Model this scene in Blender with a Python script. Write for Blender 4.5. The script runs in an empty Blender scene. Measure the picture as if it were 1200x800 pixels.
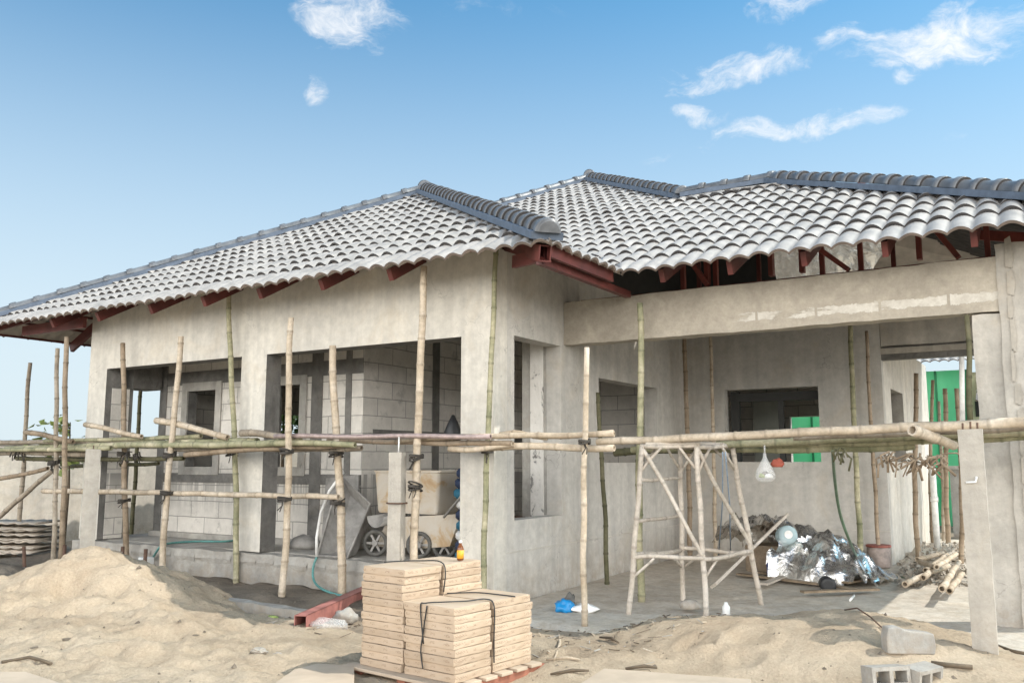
import bpy, bmesh, math, random
from mathutils import Vector, Matrix, noise as mnoise
random.seed(7)
R=math.radians; V=Vector
scene=bpy.context.scene; COL=scene.collection

# ------------------------------------------------------------------ camera
FPX=1030.; PITCH=math.atan(141/FPX); YAW=R(31.85)
CAM=V((5.04,-7.76,1.5))
FH=V((-math.sin(YAW),math.cos(YAW),0)); RT=V((math.cos(YAW),math.sin(YAW),0)); UPZ=V((0,0,1))
FW=FH*math.cos(PITCH)+UPZ*math.sin(PITCH); UP=UPZ*math.cos(PITCH)-FH*math.sin(PITCH)
def ray(px,py): return FW+RT*((px-600)/FPX)-UP*((py-400)/FPX)
def at(px,py,x=None,y=None,z=None):
    """point of the place seen at a photo pixel on a real plane x=, y= or z="""
    d=ray(px,py)
    i,c=(0,x) if x is not None else ((1,y) if y is not None else (2,z))
    return CAM+d*((c-CAM[i])/d[i])
cd=bpy.data.cameras.new('camera'); cam=bpy.data.objects.new('camera',cd); COL.objects.link(cam)
cam.location=CAM; cam.rotation_euler=(R(90)+PITCH,0,YAW)
cd.sensor_width=36; cd.lens=36*FPX/1200; cd.clip_end=3000; cd.clip_start=.05
scene.camera=cam

# ------------------------------------------------------------------ materials
class NT:
    def __init__(s,name):
        s.m=bpy.data.materials.new(name); s.m.use_nodes=True; s.t=s.m.node_tree; s.n=s.t.nodes; s.l=s.t.links
        s.b=s.n['Principled BSDF']
    def new(s,k,**kw):
        n=s.n.new(k)
        for a,v in kw.items():
            if hasattr(n,a): setattr(n,a,v)
        return n
    def link(s,a,b): s.l.new(a,b)
    def coord(s,scale=(1,1,1),kind='Object'):
        tc=s.new('ShaderNodeTexCoord'); mp=s.new('ShaderNodeMapping'); mp.inputs['Scale'].default_value=scale
        s.link(tc.outputs[kind],mp.inputs['Vector']); return mp.outputs['Vector']
    def noise(s,vec,scale,detail=6,rough=.6,dist=0):
        n=s.new('ShaderNodeTexNoise'); n.inputs['Scale'].default_value=scale; n.inputs['Detail'].default_value=detail
        n.inputs['Roughness'].default_value=rough; n.inputs['Distortion'].default_value=dist
        s.link(vec,n.inputs['Vector']); return n.outputs['Fac']
    def ramp(s,fac,*stops):
        r=s.new('ShaderNodeValToRGB'); e=r.color_ramp.elements
        while len(e)<len(stops): e.new(.5)
        for i,(p,c) in enumerate(stops):
            e[i].position=p; e[i].color=(*c,1) if len(c)==3 else c
        s.link(fac,r.inputs['Fac']); return r.outputs['Color']
    def mix(s,fac,a,b,mode='MIX'):
        m=s.new('ShaderNodeMix',data_type='RGBA',blend_type=mode)
        for k,v in ((0,fac),(6,a),(7,b)):
            if isinstance(v,(int,float)): m.inputs[k].default_value=v
            elif isinstance(v,tuple): m.inputs[k].default_value=(*v,1)
            else: s.link(v,m.inputs[k])
        return m.outputs[2]
    def math(s,op,a,b=0.,clamp=False):
        m=s.new('ShaderNodeMath',operation=op,use_clamp=clamp)
        for k,v in ((0,a),(1,b)):
            if isinstance(v,(int,float)): m.inputs[k].default_value=v
            else: s.link(v,m.inputs[k])
        return m.outputs[0]
    def color(s,c):
        if isinstance(c,tuple): s.b.inputs['Base Color'].default_value=(*c,1)
        else: s.link(c,s.b.inputs['Base Color'])
    def bump(s,h,strength=.3,dist=.02):
        b=s.new('ShaderNodeBump'); b.inputs['Strength'].default_value=strength; b.inputs['Distance'].default_value=dist
        s.link(h,b.inputs['Height']); s.link(b.outputs['Normal'],s.b.inputs['Normal'])
    def rough(s,v):
        if isinstance(v,(int,float)): s.b.inputs['Roughness'].default_value=v
        else: s.link(v,s.b.inputs['Roughness'])
def g(v,r=1,b=1): return (v*r,v,v*b)
G1=(0,0,0); G2=(1,1,1)

def mat_plaster(name,c,c2,patch=.8,bump=.25,spots=True):
    t=NT(name); v=t.coord()
    a=t.noise(v,patch,7,.62,.5); col=t.ramp(a,(.32,c2),(.66,c))
    f=t.noise(v,9,8,.7); col=t.mix(.35,col,t.ramp(f,(.28,(.45,.45,.45)),(.7,(1.3,1.3,1.3))),'MULTIPLY')
    vs=t.coord((5,5,.35)); st=t.noise(vs,1.2,5,.6)
    col=t.mix(.35,col,t.ramp(st,(.32,(.60,.60,.61)),(.6,(1.1,1.09,1.07))),'MULTIPLY')
    if spots:
        p=t.noise(v,3.1,9,.75); col=t.mix(t.ramp(p,(.66,G1),(.72,(.5,.5,.5))),col,tuple(x*.55 for x in c2))
    bl=t.noise(v,1.15,6,.7,1.); col=t.mix(t.ramp(bl,(.52,G1),(.72,(.42,.42,.42))),col,(c[0]*.78,c[1]*.68,c[2]*.55))
    wv=t.noise(t.coord((1,1,.6)),5.5,4,.55,2.2)
    tz=t.new('ShaderNodeTexCoord'); sz_=t.new('ShaderNodeSeparateXYZ'); t.link(tz.outputs['Object'],sz_.inputs[0]); zr=t.new('ShaderNodeMapRange'); t.link(sz_.outputs[2],zr.inputs[0]); zr.inputs[1].default_value=.5; zr.inputs[2].default_value=.0
    spl=t.math('MULTIPLY',zr.outputs[0],t.ramp(t.noise(v,6,8,.75),(.4,G1),(.6,G2))); col=t.mix(t.math('MULTIPLY',spl,.55),col,(.26,.20,.14))
    ck=t.new('ShaderNodeTexVoronoi',feature='DISTANCE_TO_EDGE'); ck.inputs['Scale'].default_value=.9; cvm=t.new('ShaderNodeVectorMath',operation='ADD'); cno=t.new('ShaderNodeTexNoise'); cno.inputs['Scale'].default_value=3; cno.inputs['Detail'].default_value=8; t.link(v,cno.inputs['Vector']); t.link(v,cvm.inputs[0]); t.link(cno.outputs['Color'],cvm.inputs[1]); t.link(cvm.outputs[0],ck.inputs['Vector'])
    cr_=t.math('MULTIPLY',t.math('LESS_THAN',ck.outputs['Distance'],.004),t.ramp(t.noise(v,.8,3,.5),(.5,G1),(.6,G2))); col=t.mix(t.math('MULTIPLY',cr_,.5),col,tuple(x*.45 for x in c2))
    t.color(col); t.rough(.9); t.bump(t.math('ADD',t.noise(v,28,8,.7),t.math('MULTIPLY',wv,1.4)),bump,.014); return t.m
M={}
M['plaster']=mat_plaster('cement_plaster',(.63,.595,.525),(.49,.465,.42))
M['plaster_grey']=mat_plaster('grey_plaster',(.56,.535,.49),(.45,.43,.395),.6,.2)  # slightly darker, greyer plaster tone on the car port walls
M['plaster_pale']=mat_plaster('pale_plaster',(.62,.59,.53),(.54,.51,.46),.7,.15,False)
M['concrete']=mat_plaster('cast_concrete',(.52,.485,.43),(.38,.355,.315),1.6,.5)
M['concrete_grey']=mat_plaster('grey_concrete',(.44,.42,.38),(.29,.275,.25),2.2,.6)
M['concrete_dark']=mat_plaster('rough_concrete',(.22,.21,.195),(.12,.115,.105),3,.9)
M['post']=mat_plaster('precast_concrete',(.47,.43,.37),(.36,.33,.285),2.5,.5)
def mat_block(name,c,mort,drips=True):
    t=NT(name); tc=t.new('ShaderNodeTexCoord'); sp=t.new('ShaderNodeSeparateXYZ'); t.link(tc.outputs['Object'],sp.inputs[0])
    cb=t.new('ShaderNodeCombineXYZ'); t.link(t.math('ADD',sp.outputs[0],sp.outputs[1]),cb.inputs[0]); t.link(sp.outputs[2],cb.inputs[1])
    wob=t.new('ShaderNodeTexNoise'); wob.inputs['Scale'].default_value=4; t.link(tc.outputs['Object'],wob.inputs['Vector'])
    vm=t.new('ShaderNodeVectorMath',operation='SCALE'); vm.inputs['Scale'].default_value=.018; t.link(wob.outputs['Color'],vm.inputs[0])
    va=t.new('ShaderNodeVectorMath',operation='ADD'); t.link(cb.outputs[0],va.inputs[0]); t.link(vm.outputs[0],va.inputs[1])
    br=t.new('ShaderNodeTexBrick'); t.link(va.outputs[0],br.inputs['Vector'])
    br.inputs['Scale'].default_value=1; br.inputs['Brick Width'].default_value=.6; br.inputs['Row Height'].default_value=.235
    br.inputs['Mortar Size'].default_value=.007; br.inputs['Mortar Smooth'].default_value=.3
    br.inputs['Color1'].default_value=(*c,1); br.inputs['Color2'].default_value=(*[x*.86 for x in c],1); br.inputs['Mortar'].default_value=(*mort,1)
    v=tc.outputs['Object']; col=br.outputs['Color']
    col=t.mix(.4,col,t.ramp(t.noise(v,6,8,.7),(.3,(.6,.6,.6)),(.7,(1.2,1.2,1.2))),'MULTIPLY')
    sm=t.noise(v,3.1,9,.75,.1); col=t.mix(t.ramp(sm,(.57,G1),(.68,(.7,.7,.7))),col,tuple(x*.9 for x in mort))
    if drips:
        vs=t.coord((11,11,.4)); d=t.noise(vs,1.1,4,.6)
        zr=t.new('ShaderNodeMapRange'); t.link(sp.outputs[2],zr.inputs[0])
        zr.inputs[1].default_value=.75; zr.inputs[2].default_value=1.3
        h=t.math('MULTIPLY',zr.outputs[0],t.ramp(d,(.44,G1),(.52,G2)))
        top=t.math('LESS_THAN',sp.outputs[2],1.34); h=t.math('MULTIPLY',h,top)
        col=t.mix(t.math('MULTIPLY',h,.8),col,tuple(x*.8 for x in mort))
    t.color(col); t.rough(.95); t.bump(t.math('ADD',br.outputs['Fac'],t.noise(v,25,6,.7)),.4,.012); return t.m
M['block']=mat_block('aerated_block',(.68,.64,.58),(.30,.285,.26))
def mat_reveal():
    t=NT('rough_reveal'); v=t.coord((1,1,.55)); a=t.noise(v,5.5,8,.75,1.2)
    col=t.ramp(a,(.36,(.16,.15,.14)),(.42,(.3,.29,.27)),(.45,(.66,.63,.58)),(.7,(.76,.73,.68)))
    t.color(col); t.rough(.95); t.bump(a,.7,.03); return t.m
M['reveal']=mat_reveal()
def mat_beam():
    t=NT('beam_concrete'); tc=t.new('ShaderNodeTexCoord'); v=tc.outputs['Object']; sp=t.new('ShaderNodeSeparateXYZ'); t.link(v,sp.inputs[0])
    a=t.noise(v,1.5,8,.65,.6); col=t.ramp(a,(.3,(.30,.265,.215)),(.68,(.46,.41,.335)))
    col=t.mix(.5,col,t.ramp(t.noise(v,14,8,.75),(.3,(.6,.6,.6)),(.65,(1.15,1.15,1.15))),'MULTIPLY')
    vs=t.coord((1.2,1,5)); n=t.noise(vs,1.3,7,.65)     # long patches where the white blockwork shows
    zc=t.math('ADD',t.math('ABSOLUTE',t.math('SUBTRACT',sp.outputs[2],3.045)),t.math('MULTIPLY',t.math('SUBTRACT',t.noise(v,7,8,.75),.5),.13)); band=t.math('LESS_THAN',zc,.045)
    xr=t.new('ShaderNodeMapRange'); t.link(sp.outputs[0],xr.inputs[0]); xr.inputs[1].default_value=3.2; xr.inputs[2].default_value=6.0; xr.inputs[3].default_value=-.06; xr.inputs[4].default_value=.24
    n2=t.math('ADD',n,xr.outputs[0]); m=t.math('MULTIPLY',band,t.ramp(n2,(.56,G1),(.6,G2))); jt=t.math('GREATER_THAN',t.math('FRACT',t.math('DIVIDE',sp.outputs[0],.62)),.045); m=t.math('MULTIPLY',m,jt)
    col=t.mix(m,col,t.ramp(t.noise(v,12,6,.7),(.3,(.44,.40,.34)),(.6,(.60,.565,.50)))); t.color(col); t.rough(.92)
    t.bump(t.math('SUBTRACT',t.noise(v,22,8,.75),t.math('MULTIPLY',m,.6)),.5,.02); return t.m
M['beam']=mat_beam()
def simple(name,c,rough=.6,metal=0,var=.25,scale=8,bump=0,spec=None):
    t=NT(name); v=t.coord(); n=t.noise(v,scale,6,.65)
    t.color(t.mix(1.,tuple(c),t.ramp(n,(.3,(1-var,)*3),(.7,(1+var,)*3)),'MULTIPLY')); t.rough(rough); t.b.inputs['Metallic'].default_value=metal
    if spec is not None: t.b.inputs['Specular IOR Level'].default_value=spec
    if bump: t.bump(t.noise(v,scale*4,6,.7),bump,.01)
    return t.m
M['tile_shade']=simple('shade_dark_tile',(.045,.04,.038),.9,0,.3,7); M['tile_nose']=simple('brown_eave_edge',(.13,.10,.08),.9,0,.3,7)  # near-black paints the gap shade into edges; eave row is plain brown
M['red']=simple('red_oxide_steel',(.11,.027,.022),.55,0,.35,5)
M['red_lit']=simple('lit_red_oxide',(.21,.05,.036),.6,0,.3,5)  # lit copy of the red steel, brightness put into the colour
M['red_pale']=simple('weathered_red_steel',(.30,.12,.10),.6,0,.4,6)
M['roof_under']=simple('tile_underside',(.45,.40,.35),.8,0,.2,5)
def mat_tile():
    t=NT('glazed_roof_tile'); v=t.coord(); n=t.noise(v,5,6,.6)
    c=t.ramp(n,(.3,(.26,.24,.22)),(.7,(.38,.355,.33)))
    sp=t.noise(v,2.1,5,.6); c=t.mix(.5,c,t.ramp(sp,(.3,(.75,.75,.76)),(.7,(1.2,1.18,1.16))),'MULTIPLY')
    dd=t.noise(v,11,8,.75); c=t.mix(t.ramp(dd,(.55,G1),(.7,(.5,.5,.5))),c,(.30,.27,.23)); t.color(c); t.rough(t.ramp(n,(.3,(.44,)*3),(.7,(.62,)*3))); t.b.inputs['Specular IOR Level'].default_value=.42
    t.bump(t.noise(v,30,5,.6),.08,.005); return t.m
M['tile']=mat_tile()
M['ridge']=simple('slate_blue_ridge_tile',(.125,.13,.138),.40,0,.3,6,.08,.45)
M['ridge_mortar']=simple('tinted_ridge_mortar',(.085,.11,.15),.65,0,.25,8,.2)
def mat_bamboo(name,c1,c2,c3):
    t=NT(name); v=t.coord(); oi=t.new('ShaderNodeObjectInfo')
    vm=t.new('ShaderNodeVectorMath',operation='ADD'); t.link(v,vm.inputs[0])
    cb=t.new('ShaderNodeCombineXYZ'); r=t.math('MULTIPLY',oi.outputs['Random'],17.); t.link(r,cb.inputs[0]); t.link(r,cb.inputs[2]); t.link(cb.outputs[0],vm.inputs[1])
    n=t.noise(vm.outputs[0],2.6,6,.65,.4); c=t.ramp(n,(.3,c1),(.5,c2),(.7,c3))
    f=t.noise(vm.outputs[0],26,5,.7); c=t.mix(.45,c,t.ramp(f,(.3,(.5,.5,.5)),(.62,(1.2,1.2,1.2))),'MULTIPLY')
    at_=t.new('ShaderNodeAttribute'); at_.attribute_name='node'; c=t.mix(t.math('MULTIPLY',at_.outputs['Fac'],.4),c,tuple(x*.45 for x in c1))
    t.color(c); t.rough(.68); t.b.inputs['Specular IOR Level'].default_value=.3; t.bump(f,.4,.005); return t.m
M['bam_tan']=mat_bamboo('dry_tan_bamboo',(.33,.26,.185),(.475,.39,.29),(.60,.52,.42))
M['bam_grey']=mat_bamboo('weathered_grey_bamboo',(.19,.15,.11),(.30,.25,.19),(.42,.36,.29))
M['bam_green']=mat_bamboo('green_bamboo',(.15,.155,.085),(.29,.275,.17),(.50,.44,.31))
M['bam_dark']=mat_bamboo('dark_bamboo',(.06,.055,.03),(.10,.095,.05),(.17,.15,.095))
M['bam_brown']=mat_bamboo('brown_bamboo',(.17,.125,.08),(.275,.21,.145),(.38,.30,.22))
M['wood_grey']=mat_bamboo('cement_stained_timber',(.38,.325,.265),(.50,.44,.37),(.60,.54,.47))
M['rope']=simple('dark_lashing',(.055,.048,.04),.8)
M['timber']=simple('raw_sawn_timber',(.44,.35,.26),.75,0,.15,3,.1)
M['pallet']=simple('pallet_timber',(.30,.12,.075),.8,0,.35,4,.2)
def mat_sand(name,c1,c2,c3,b=.8):
    t=NT(name); v=t.coord(); a=t.noise(v,1.3,8,.62,.3); c=t.ramp(a,(.3,c1),(.5,c2),(.72,c3))
    f=t.noise(v,40,6,.75); c=t.mix(.5,c,t.ramp(f,(.3,(.68,.66,.64)),(.65,(1.15,1.15,1.15))),'MULTIPLY')
    m=t.noise(v,7,9,.7); c=t.mix(t.ramp(m,(.62,G1),(.7,(.45,.45,.45))),c,tuple(x*.55 for x in c1))
    t.color(c); t.rough(1); t.b.inputs['Specular IOR Level'].default_value=.1
    h=t.math('ADD',t.math('MULTIPLY',t.noise(v,9,8,.72),1.6),t.noise(v,60,5,.7)); t.bump(h,b,.03); return t.m
M['sand']=mat_sand('building_sand',(.39,.30,.21),(.475,.38,.275),(.55,.45,.335))
M['ground']=mat_sand('site_dirt',(.27,.22,.165),(.38,.31,.235),(.49,.405,.31),.8)
M['soil']=mat_sand('dark_soil',(.17,.14,.11),(.27,.225,.175),(.38,.32,.25),1.)
M['slab']=mat_plaster('dusty_slab',(.66,.60,.51),(.50,.455,.39),1.1,.5)
def mat_carton(name,printed):
    t=NT(name); v=t.coord(); n=t.noise(v,4,6,.6); c=t.ramp(n,(.3,(.40,.30,.205)),(.7,(.49,.38,.28)))
    oi=t.new('ShaderNodeObjectInfo'); c=t.mix(.6,c,t.ramp(oi.outputs['Random'],(0,(.70,.67,.64)),(1,(1.12,1.12,1.12))),'MULTIPLY')
    if printed:
        tc=t.new('ShaderNodeTexCoord'); sp=t.new('ShaderNodeSeparateXYZ'); t.link(tc.outputs['Object'],sp.inputs[0])
        band=t.math('LESS_THAN',t.math('ABSOLUTE',t.math('SUBTRACT',sp.outputs[2],.027)),.0085)
        vs=t.coord((75,75,160)); w=t.noise(vs,1,2,.5); gap=t.noise(t.coord((9,9,0)),1,1,.5)
        m=t.math('MULTIPLY',band,t.math('MULTIPLY',t.math('GREATER_THAN',w,.5),t.math('GREATER_THAN',gap,.47)))
        c=t.mix(t.math('MULTIPLY',m,.42),c,(.17,.10,.055))
    t.color(c); t.rough(.85); t.bump(t.noise(v,30,4,.6),.15,.004); return t.m
M['carton']=mat_carton('printed_cardboard',True); M['carton_plain']=mat_carton('cardboard',False)
M['strap']=simple('black_strap',(.02,.02,.02),.5)
def mat_foil():
    t=NT('crumpled_foil'); v=t.coord(); n=t.noise(v,9,5,.6,1.); t.color(t.ramp(n,(.3,(.74,.72,.69)),(.7,(.92,.91,.88))))
    t.b.inputs['Metallic'].default_value=.9; t.rough(.24); t.bump(t.noise(v,7,4,.55,1.2),.5,.04); return t.m
M['foil']=mat_foil()
M['insul']=simple('silver_insulation',(.60,.59,.57),.24,.85,.35,9,.9)
M['metal_grey']=simple('cement_coated_metal',(.27,.255,.235),.7,.0,.4,5,.3)
def mat_rust():
    t=NT('rust_and_cement'); v=t.coord(); n=t.noise(v,3.2,8,.68,.6)
    t.color(t.ramp(n,(.36,(.52,.47,.40)),(.52,(.50,.43,.34)),(.62,(.44,.31,.18)),(.78,(.34,.20,.10)))); t.rough(.8); t.bump(n,.4,.02); return t.m
M['rust']=mat_rust()
M['rubber']=simple('dusty_rubber',(.10,.095,.085),.8,0,.4,12)
M['hose']=simple('teal_hose',(.10,.27,.25),.5); M['hose_g']=simple('green_hose',(.10,.16,.10),.5)
M['blue']=simple('blue_plastic',(.025,.055,.22),.35); M['cyan']=simple('cyan_plastic',(.01,.22,.50),.4)
M['sack_teal']=simple('teal_sack',(.02,.13,.20),.7); M['sack_blue']=simple('dark_blue_sack',(.02,.035,.08),.7)
M['white']=simple('white_plastic',(.75,.74,.71),.45); M['pvc']=simple('pvc_pipe',(.72,.71,.68),.4)
M['bucket']=simple('cement_splashed_bucket',(.27,.22,.195),.75,0,.45,9,.3); M['bucket_rim']=simple('bucket_rim',(.25,.08,.06),.7,0,.5,9)
def mat_film(name,c,a):
    t=NT(name); t.color(c); t.rough(.25); t.b.inputs['Alpha'].default_value=1-a
    t.bump(t.noise(t.coord(),26,4,.6,1.),.6,.02); return t.m
M['film']=mat_film('clear_bag_film',(.8,.8,.78),.7); M['bottle_water']=mat_film('clear_bottle_plastic',(.6,.78,.82),.45)
M['amber']=simple('amber_glass',(.16,.05,.01),.15); M['yellow']=simple('yellow_label',(.75,.36,.03),.5)
def mat_net():
    t=NT('green_mesh_net'); t.color(t.ramp(t.noise(t.coord((1,1,.15)),3,6,.7,.6),(.3,(.15,.50,.32)),(.7,(.27,.68,.46)))); t.rough(.8); tr=t.new('ShaderNodeBsdfTranslucent'); tr.inputs['Color'].default_value=(.25,.9,.5,1)
    mx_=t.new('ShaderNodeMixShader'); mx_.inputs[0].default_value=.55; out=t.n['Material Output']; t.link(t.b.outputs[0],mx_.inputs[1]); t.link(tr.outputs[0],mx_.inputs[2]); t.link(mx_.outputs[0],out.inputs['Surface']); return t.m
M['greennet']=mat_net(); M['greendark']=simple('green_frame',(.01,.15,.06),.6)
M['boundary']=mat_plaster('whitewashed_wall',(.58,.53,.46),(.48,.435,.375),.9,.2,False)
M['cream']=mat_plaster('cream_render',(.62,.58,.42),(.56,.52,.38),.9,.1,False)
M['dark']=simple('dark_frame_and_void',(.03,.03,.028),.7)
M['leaf']=simple('sapling_leaf',(.26,.32,.09),.55,0,.4,9); M['leaf2']=simple('tree_leaf',(.07,.13,.03),.6,0,.4,9)
M['bark']=simple('bark',(.12,.09,.06),.9,0,.3,9)
M['door']=simple('pale_green_door',(.40,.41,.36),.6,0,.12,4)
M['corr']=simple('weathered_sheet',(.42,.37,.31),.6,.1,.3,5)
M['orange']=simple('red_cloth',(.26,.06,.035),.8)
M['black']=simple('black_plastic',(.015,.015,.016),.5)
M['rusty']=simple('rusty_steel',(.10,.055,.035),.8,0,.4,12)

# ------------------------------------------------------------------ mesh builder
class MB:
    def __init__(s): s.v=[]; s.f=[]; s.mi=[]; s.node={}; s.sm=[]
    def add(s,vs,fs,mi=0,smooth=False):
        o=len(s.v); s.v+= [V(p) for p in vs]
        for f in fs: s.f.append([i+o for i in f]); s.mi.append(mi); s.sm.append(smooth)
        return o
    def box(s,x0,x1,y0,y1,z0,z1,mi=0):
        s.add([(x0,y0,z0),(x1,y0,z0),(x1,y1,z0),(x0,y1,z0),(x0,y0,z1),(x1,y0,z1),(x1,y1,z1),(x0,y1,z1)],
              [(3,2,1,0),(4,5,6,7),(0,1,5,4),(1,2,6,5),(2,3,7,6),(3,0,4,7)],mi)
    def rbox(s,x0,x1,y0,y1,z0,z1,amp=.008,step=.12,f=3.,mi=0):
        o=V((x0,y0,z0)); d=V((x1-x0,y1-y0,z1-z0)); n=[max(1,min(60,round(d[i]/step))) for i in range(3)]; idx={}
        def vert(i,j,k):
            if (i,j,k) not in idx:
                p=o+V((d.x*i/n[0],d.y*j/n[1],d.z*k/n[2])); q=p*f
                w=V((mnoise.fractal(q,1.,2.,4),mnoise.fractal(q+V((9,3,1)),1.,2.,4),mnoise.fractal(q+V((2,8,5)),1.,2.,4)))
                e=sum((c in (0,m)) for c,m in zip((i,j,k),n))
                s.v.append(p+w*amp*(1.5 if e>1 else .7)); idx[(i,j,k)]=len(s.v)-1
            return idx[(i,j,k)]
        def face(*q): s.f.append([vert(*c) for c in q]); s.mi.append(mi); s.sm.append(False)
        for i in range(n[0]):
            for j in range(n[1]): face((i,j,0),(i,j+1,0),(i+1,j+1,0),(i+1,j,0)); face((i,j,n[2]),(i+1,j,n[2]),(i+1,j+1,n[2]),(i,j+1,n[2]))
            for k in range(n[2]): face((i,0,k),(i+1,0,k),(i+1,0,k+1),(i,0,k+1)); face((i,n[1],k),(i,n[1],k+1),(i+1,n[1],k+1),(i+1,n[1],k))
        for j in range(n[1]):
            for k in range(n[2]): face((0,j,k),(0,j,k+1),(0,j+1,k+1),(0,j+1,k)); face((n[0],j,k),(n[0],j+1,k),(n[0],j+1,k+1),(n[0],j,k+1))
    def bar(s,a,b,w,h,up=(0,0,1),mi=0):
        """rectangular bar from a to b, w across, h along 'up'"""
        a=V(a); b=V(b); d=(b-a).normalized(); u=V(up); r=d.cross(u)
        if r.length<1e-4: r=d.cross(V((1,0,0)))
        r.normalize(); u=r.cross(d).normalized(); vs=[]
        for p in (a,b):
            for i,j in ((-1,-1),(1,-1),(1,1),(-1,1)): vs.append(p+r*(i*w/2)+u*(j*h/2))
        s.add(vs,[(0,1,2,3),(7,6,5,4),(4,5,1,0),(5,6,2,1),(6,7,3,2),(7,4,0,3)],mi)
    def tube(s,pts,rad,n=8,mi=0,caps=True,hollow=False,nodes=None):
        pts=[V(p) for p in pts]; k=len(pts); rr=[rad]*k if isinstance(rad,(int,float)) else list(rad)
        o=len(s.v); prev=None
        for i,p in enumerate(pts):
            t=(pts[min(i+1,k-1)]-pts[max(i-1,0)]).normalized()
            if prev is None:
                u=t.cross(V((0,0,1)));
                if u.length<.05: u=t.cross(V((1,0,0)))
            else: u=prev-t*prev.dot(t)
            u.normalize(); prev=u; w=t.cross(u)
            for j in range(n):
                a=2*math.pi*j/n; s.v.append(p+(u*math.cos(a)+w*math.sin(a))*rr[i])
                if nodes: s.node[len(s.v)-1]=nodes[i]
        for i in range(k-1):
            for j in range(n):
                a=o+i*n+j; b=o+i*n+(j+1)%n
                s.f.append([a,b,b+n,a+n]); s.mi.append(mi); s.sm.append(True)
        if caps:
            for end,i in ((0,0),(1,k-1)):
                ring=[o+i*n+j for j in range(n)]
                if hollow:
                    c=pts[i]; t=(pts[1]-pts[0] if i==0 else pts[-2]-pts[-1]).normalized()
                    b0=len(s.v)
                    for q in ring: s.v.append(c+(s.v[q]-c)*.68)
                    for q in ring: s.v.append(c+(s.v[q]-c)*.62+t*min(.12,3*rr[i]))
                    for j in range(n):
                        j2=(j+1)%n
                        for A,B,C_,D in ((ring[j],ring[j2],b0+j2,b0+j),(b0+j,b0+j2,b0+n+j2,b0+n+j)):
                            s.f.append([A,B,C_,D] if end else [D,C_,B,A]); s.mi.append(mi); s.sm.append(False)
                    s.f.append([b0+n+j for j in range(n)]); s.mi.append(mi); s.sm.append(False)
                else:
                    s.f.append(ring if end else ring[::-1]); s.mi.append(mi); s.sm.append(False)
    def lathe(s,c,prof,n=16,mi=0,axis='z',smooth=True):
        c=V(c); o=len(s.v)
        for r_,h in prof:
            for j in range(n):
                a=2*math.pi*j/n; p=(r_*math.cos(a),r_*math.sin(a),h)
                if axis=='x': p=(p[2],p[0],p[1])
                if axis=='y': p=(p[0],p[2],p[1])
                s.v.append(c+V(p))
        for i in range(len(prof)-1):
            for j in range(n):
                a=o+i*n+j; b=o+i*n+(j+1)%n; s.f.append([a,b,b+n,a+n]); s.mi.append(mi); s.sm.append(smooth)
        s.f.append([o+j for j in range(n)][::-1]); s.mi.append(mi); s.sm.append(False)
        e=o+(len(prof)-1)*n; s.f.append([e+j for j in range(n)]); s.mi.append(mi); s.sm.append(False)
    def xform(s,m,start=0):
        for i in range(start,len(s.v)): s.v[i]=m@s.v[i]
    def build(s,name,mats,parent=None,bevel=0,origin=None):
        if not isinstance(mats,(list,tuple)): mats=[mats]
        if parent is not None: org=V(parent['_o'])
        elif origin is not None: org=V(origin)
        else:
            n=len(s.v); org=V((sum(p.x for p in s.v)/n,sum(p.y for p in s.v)/n,min(p.z for p in s.v)))
        me=bpy.data.meshes.new(name); me.from_pydata([tuple(p-org) for p in s.v],[],s.f)
        for m in mats: me.materials.append(m)
        for p,m,sm in zip(me.polygons,s.mi,s.sm): p.material_index=m; p.use_smooth=sm
        if s.node:
            at_=me.attributes.new('node','FLOAT','POINT')
            for i,x in s.node.items(): at_.data[i].value=x
        if not s.sm or True:
            bm=bmesh.new(); bm.from_mesh(me); bmesh.ops.recalc_face_normals(bm,faces=bm.faces) if len(s.f)<60000 else None; bm.to_mesh(me); bm.free()
        o=bpy.data.objects.new(name,me); COL.objects.link(o); o['_o']=tuple(org)
        if parent is not None: o.parent=parent
        else: o.location=org
        if bevel:
            b=o.modifiers.new('bevel','BEVEL'); b.width=bevel; b.segments=2; b.limit_method='ANGLE'
        return o
def tag(o,label=None,cat=None,group=None,kind=None):
    if label: o['label']=label
    if cat: o['category']=cat
    if group: o['group']=group
    if kind: o['kind']=kind
    return o
def thing(name,loc,label,cat,group=None):
    o=bpy.data.objects.new(name,None); COL.objects.link(o); o.location=loc; o['_o']=tuple(loc); o.empty_display_size=.2
    return tag(o,label,cat,group)
def fb(x,y,s=1,o=4,seed=0): return mnoise.fractal(V((x*s+seed*7.3,y*s-seed*3.1,seed*1.7)),1.,2.,o)

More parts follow.
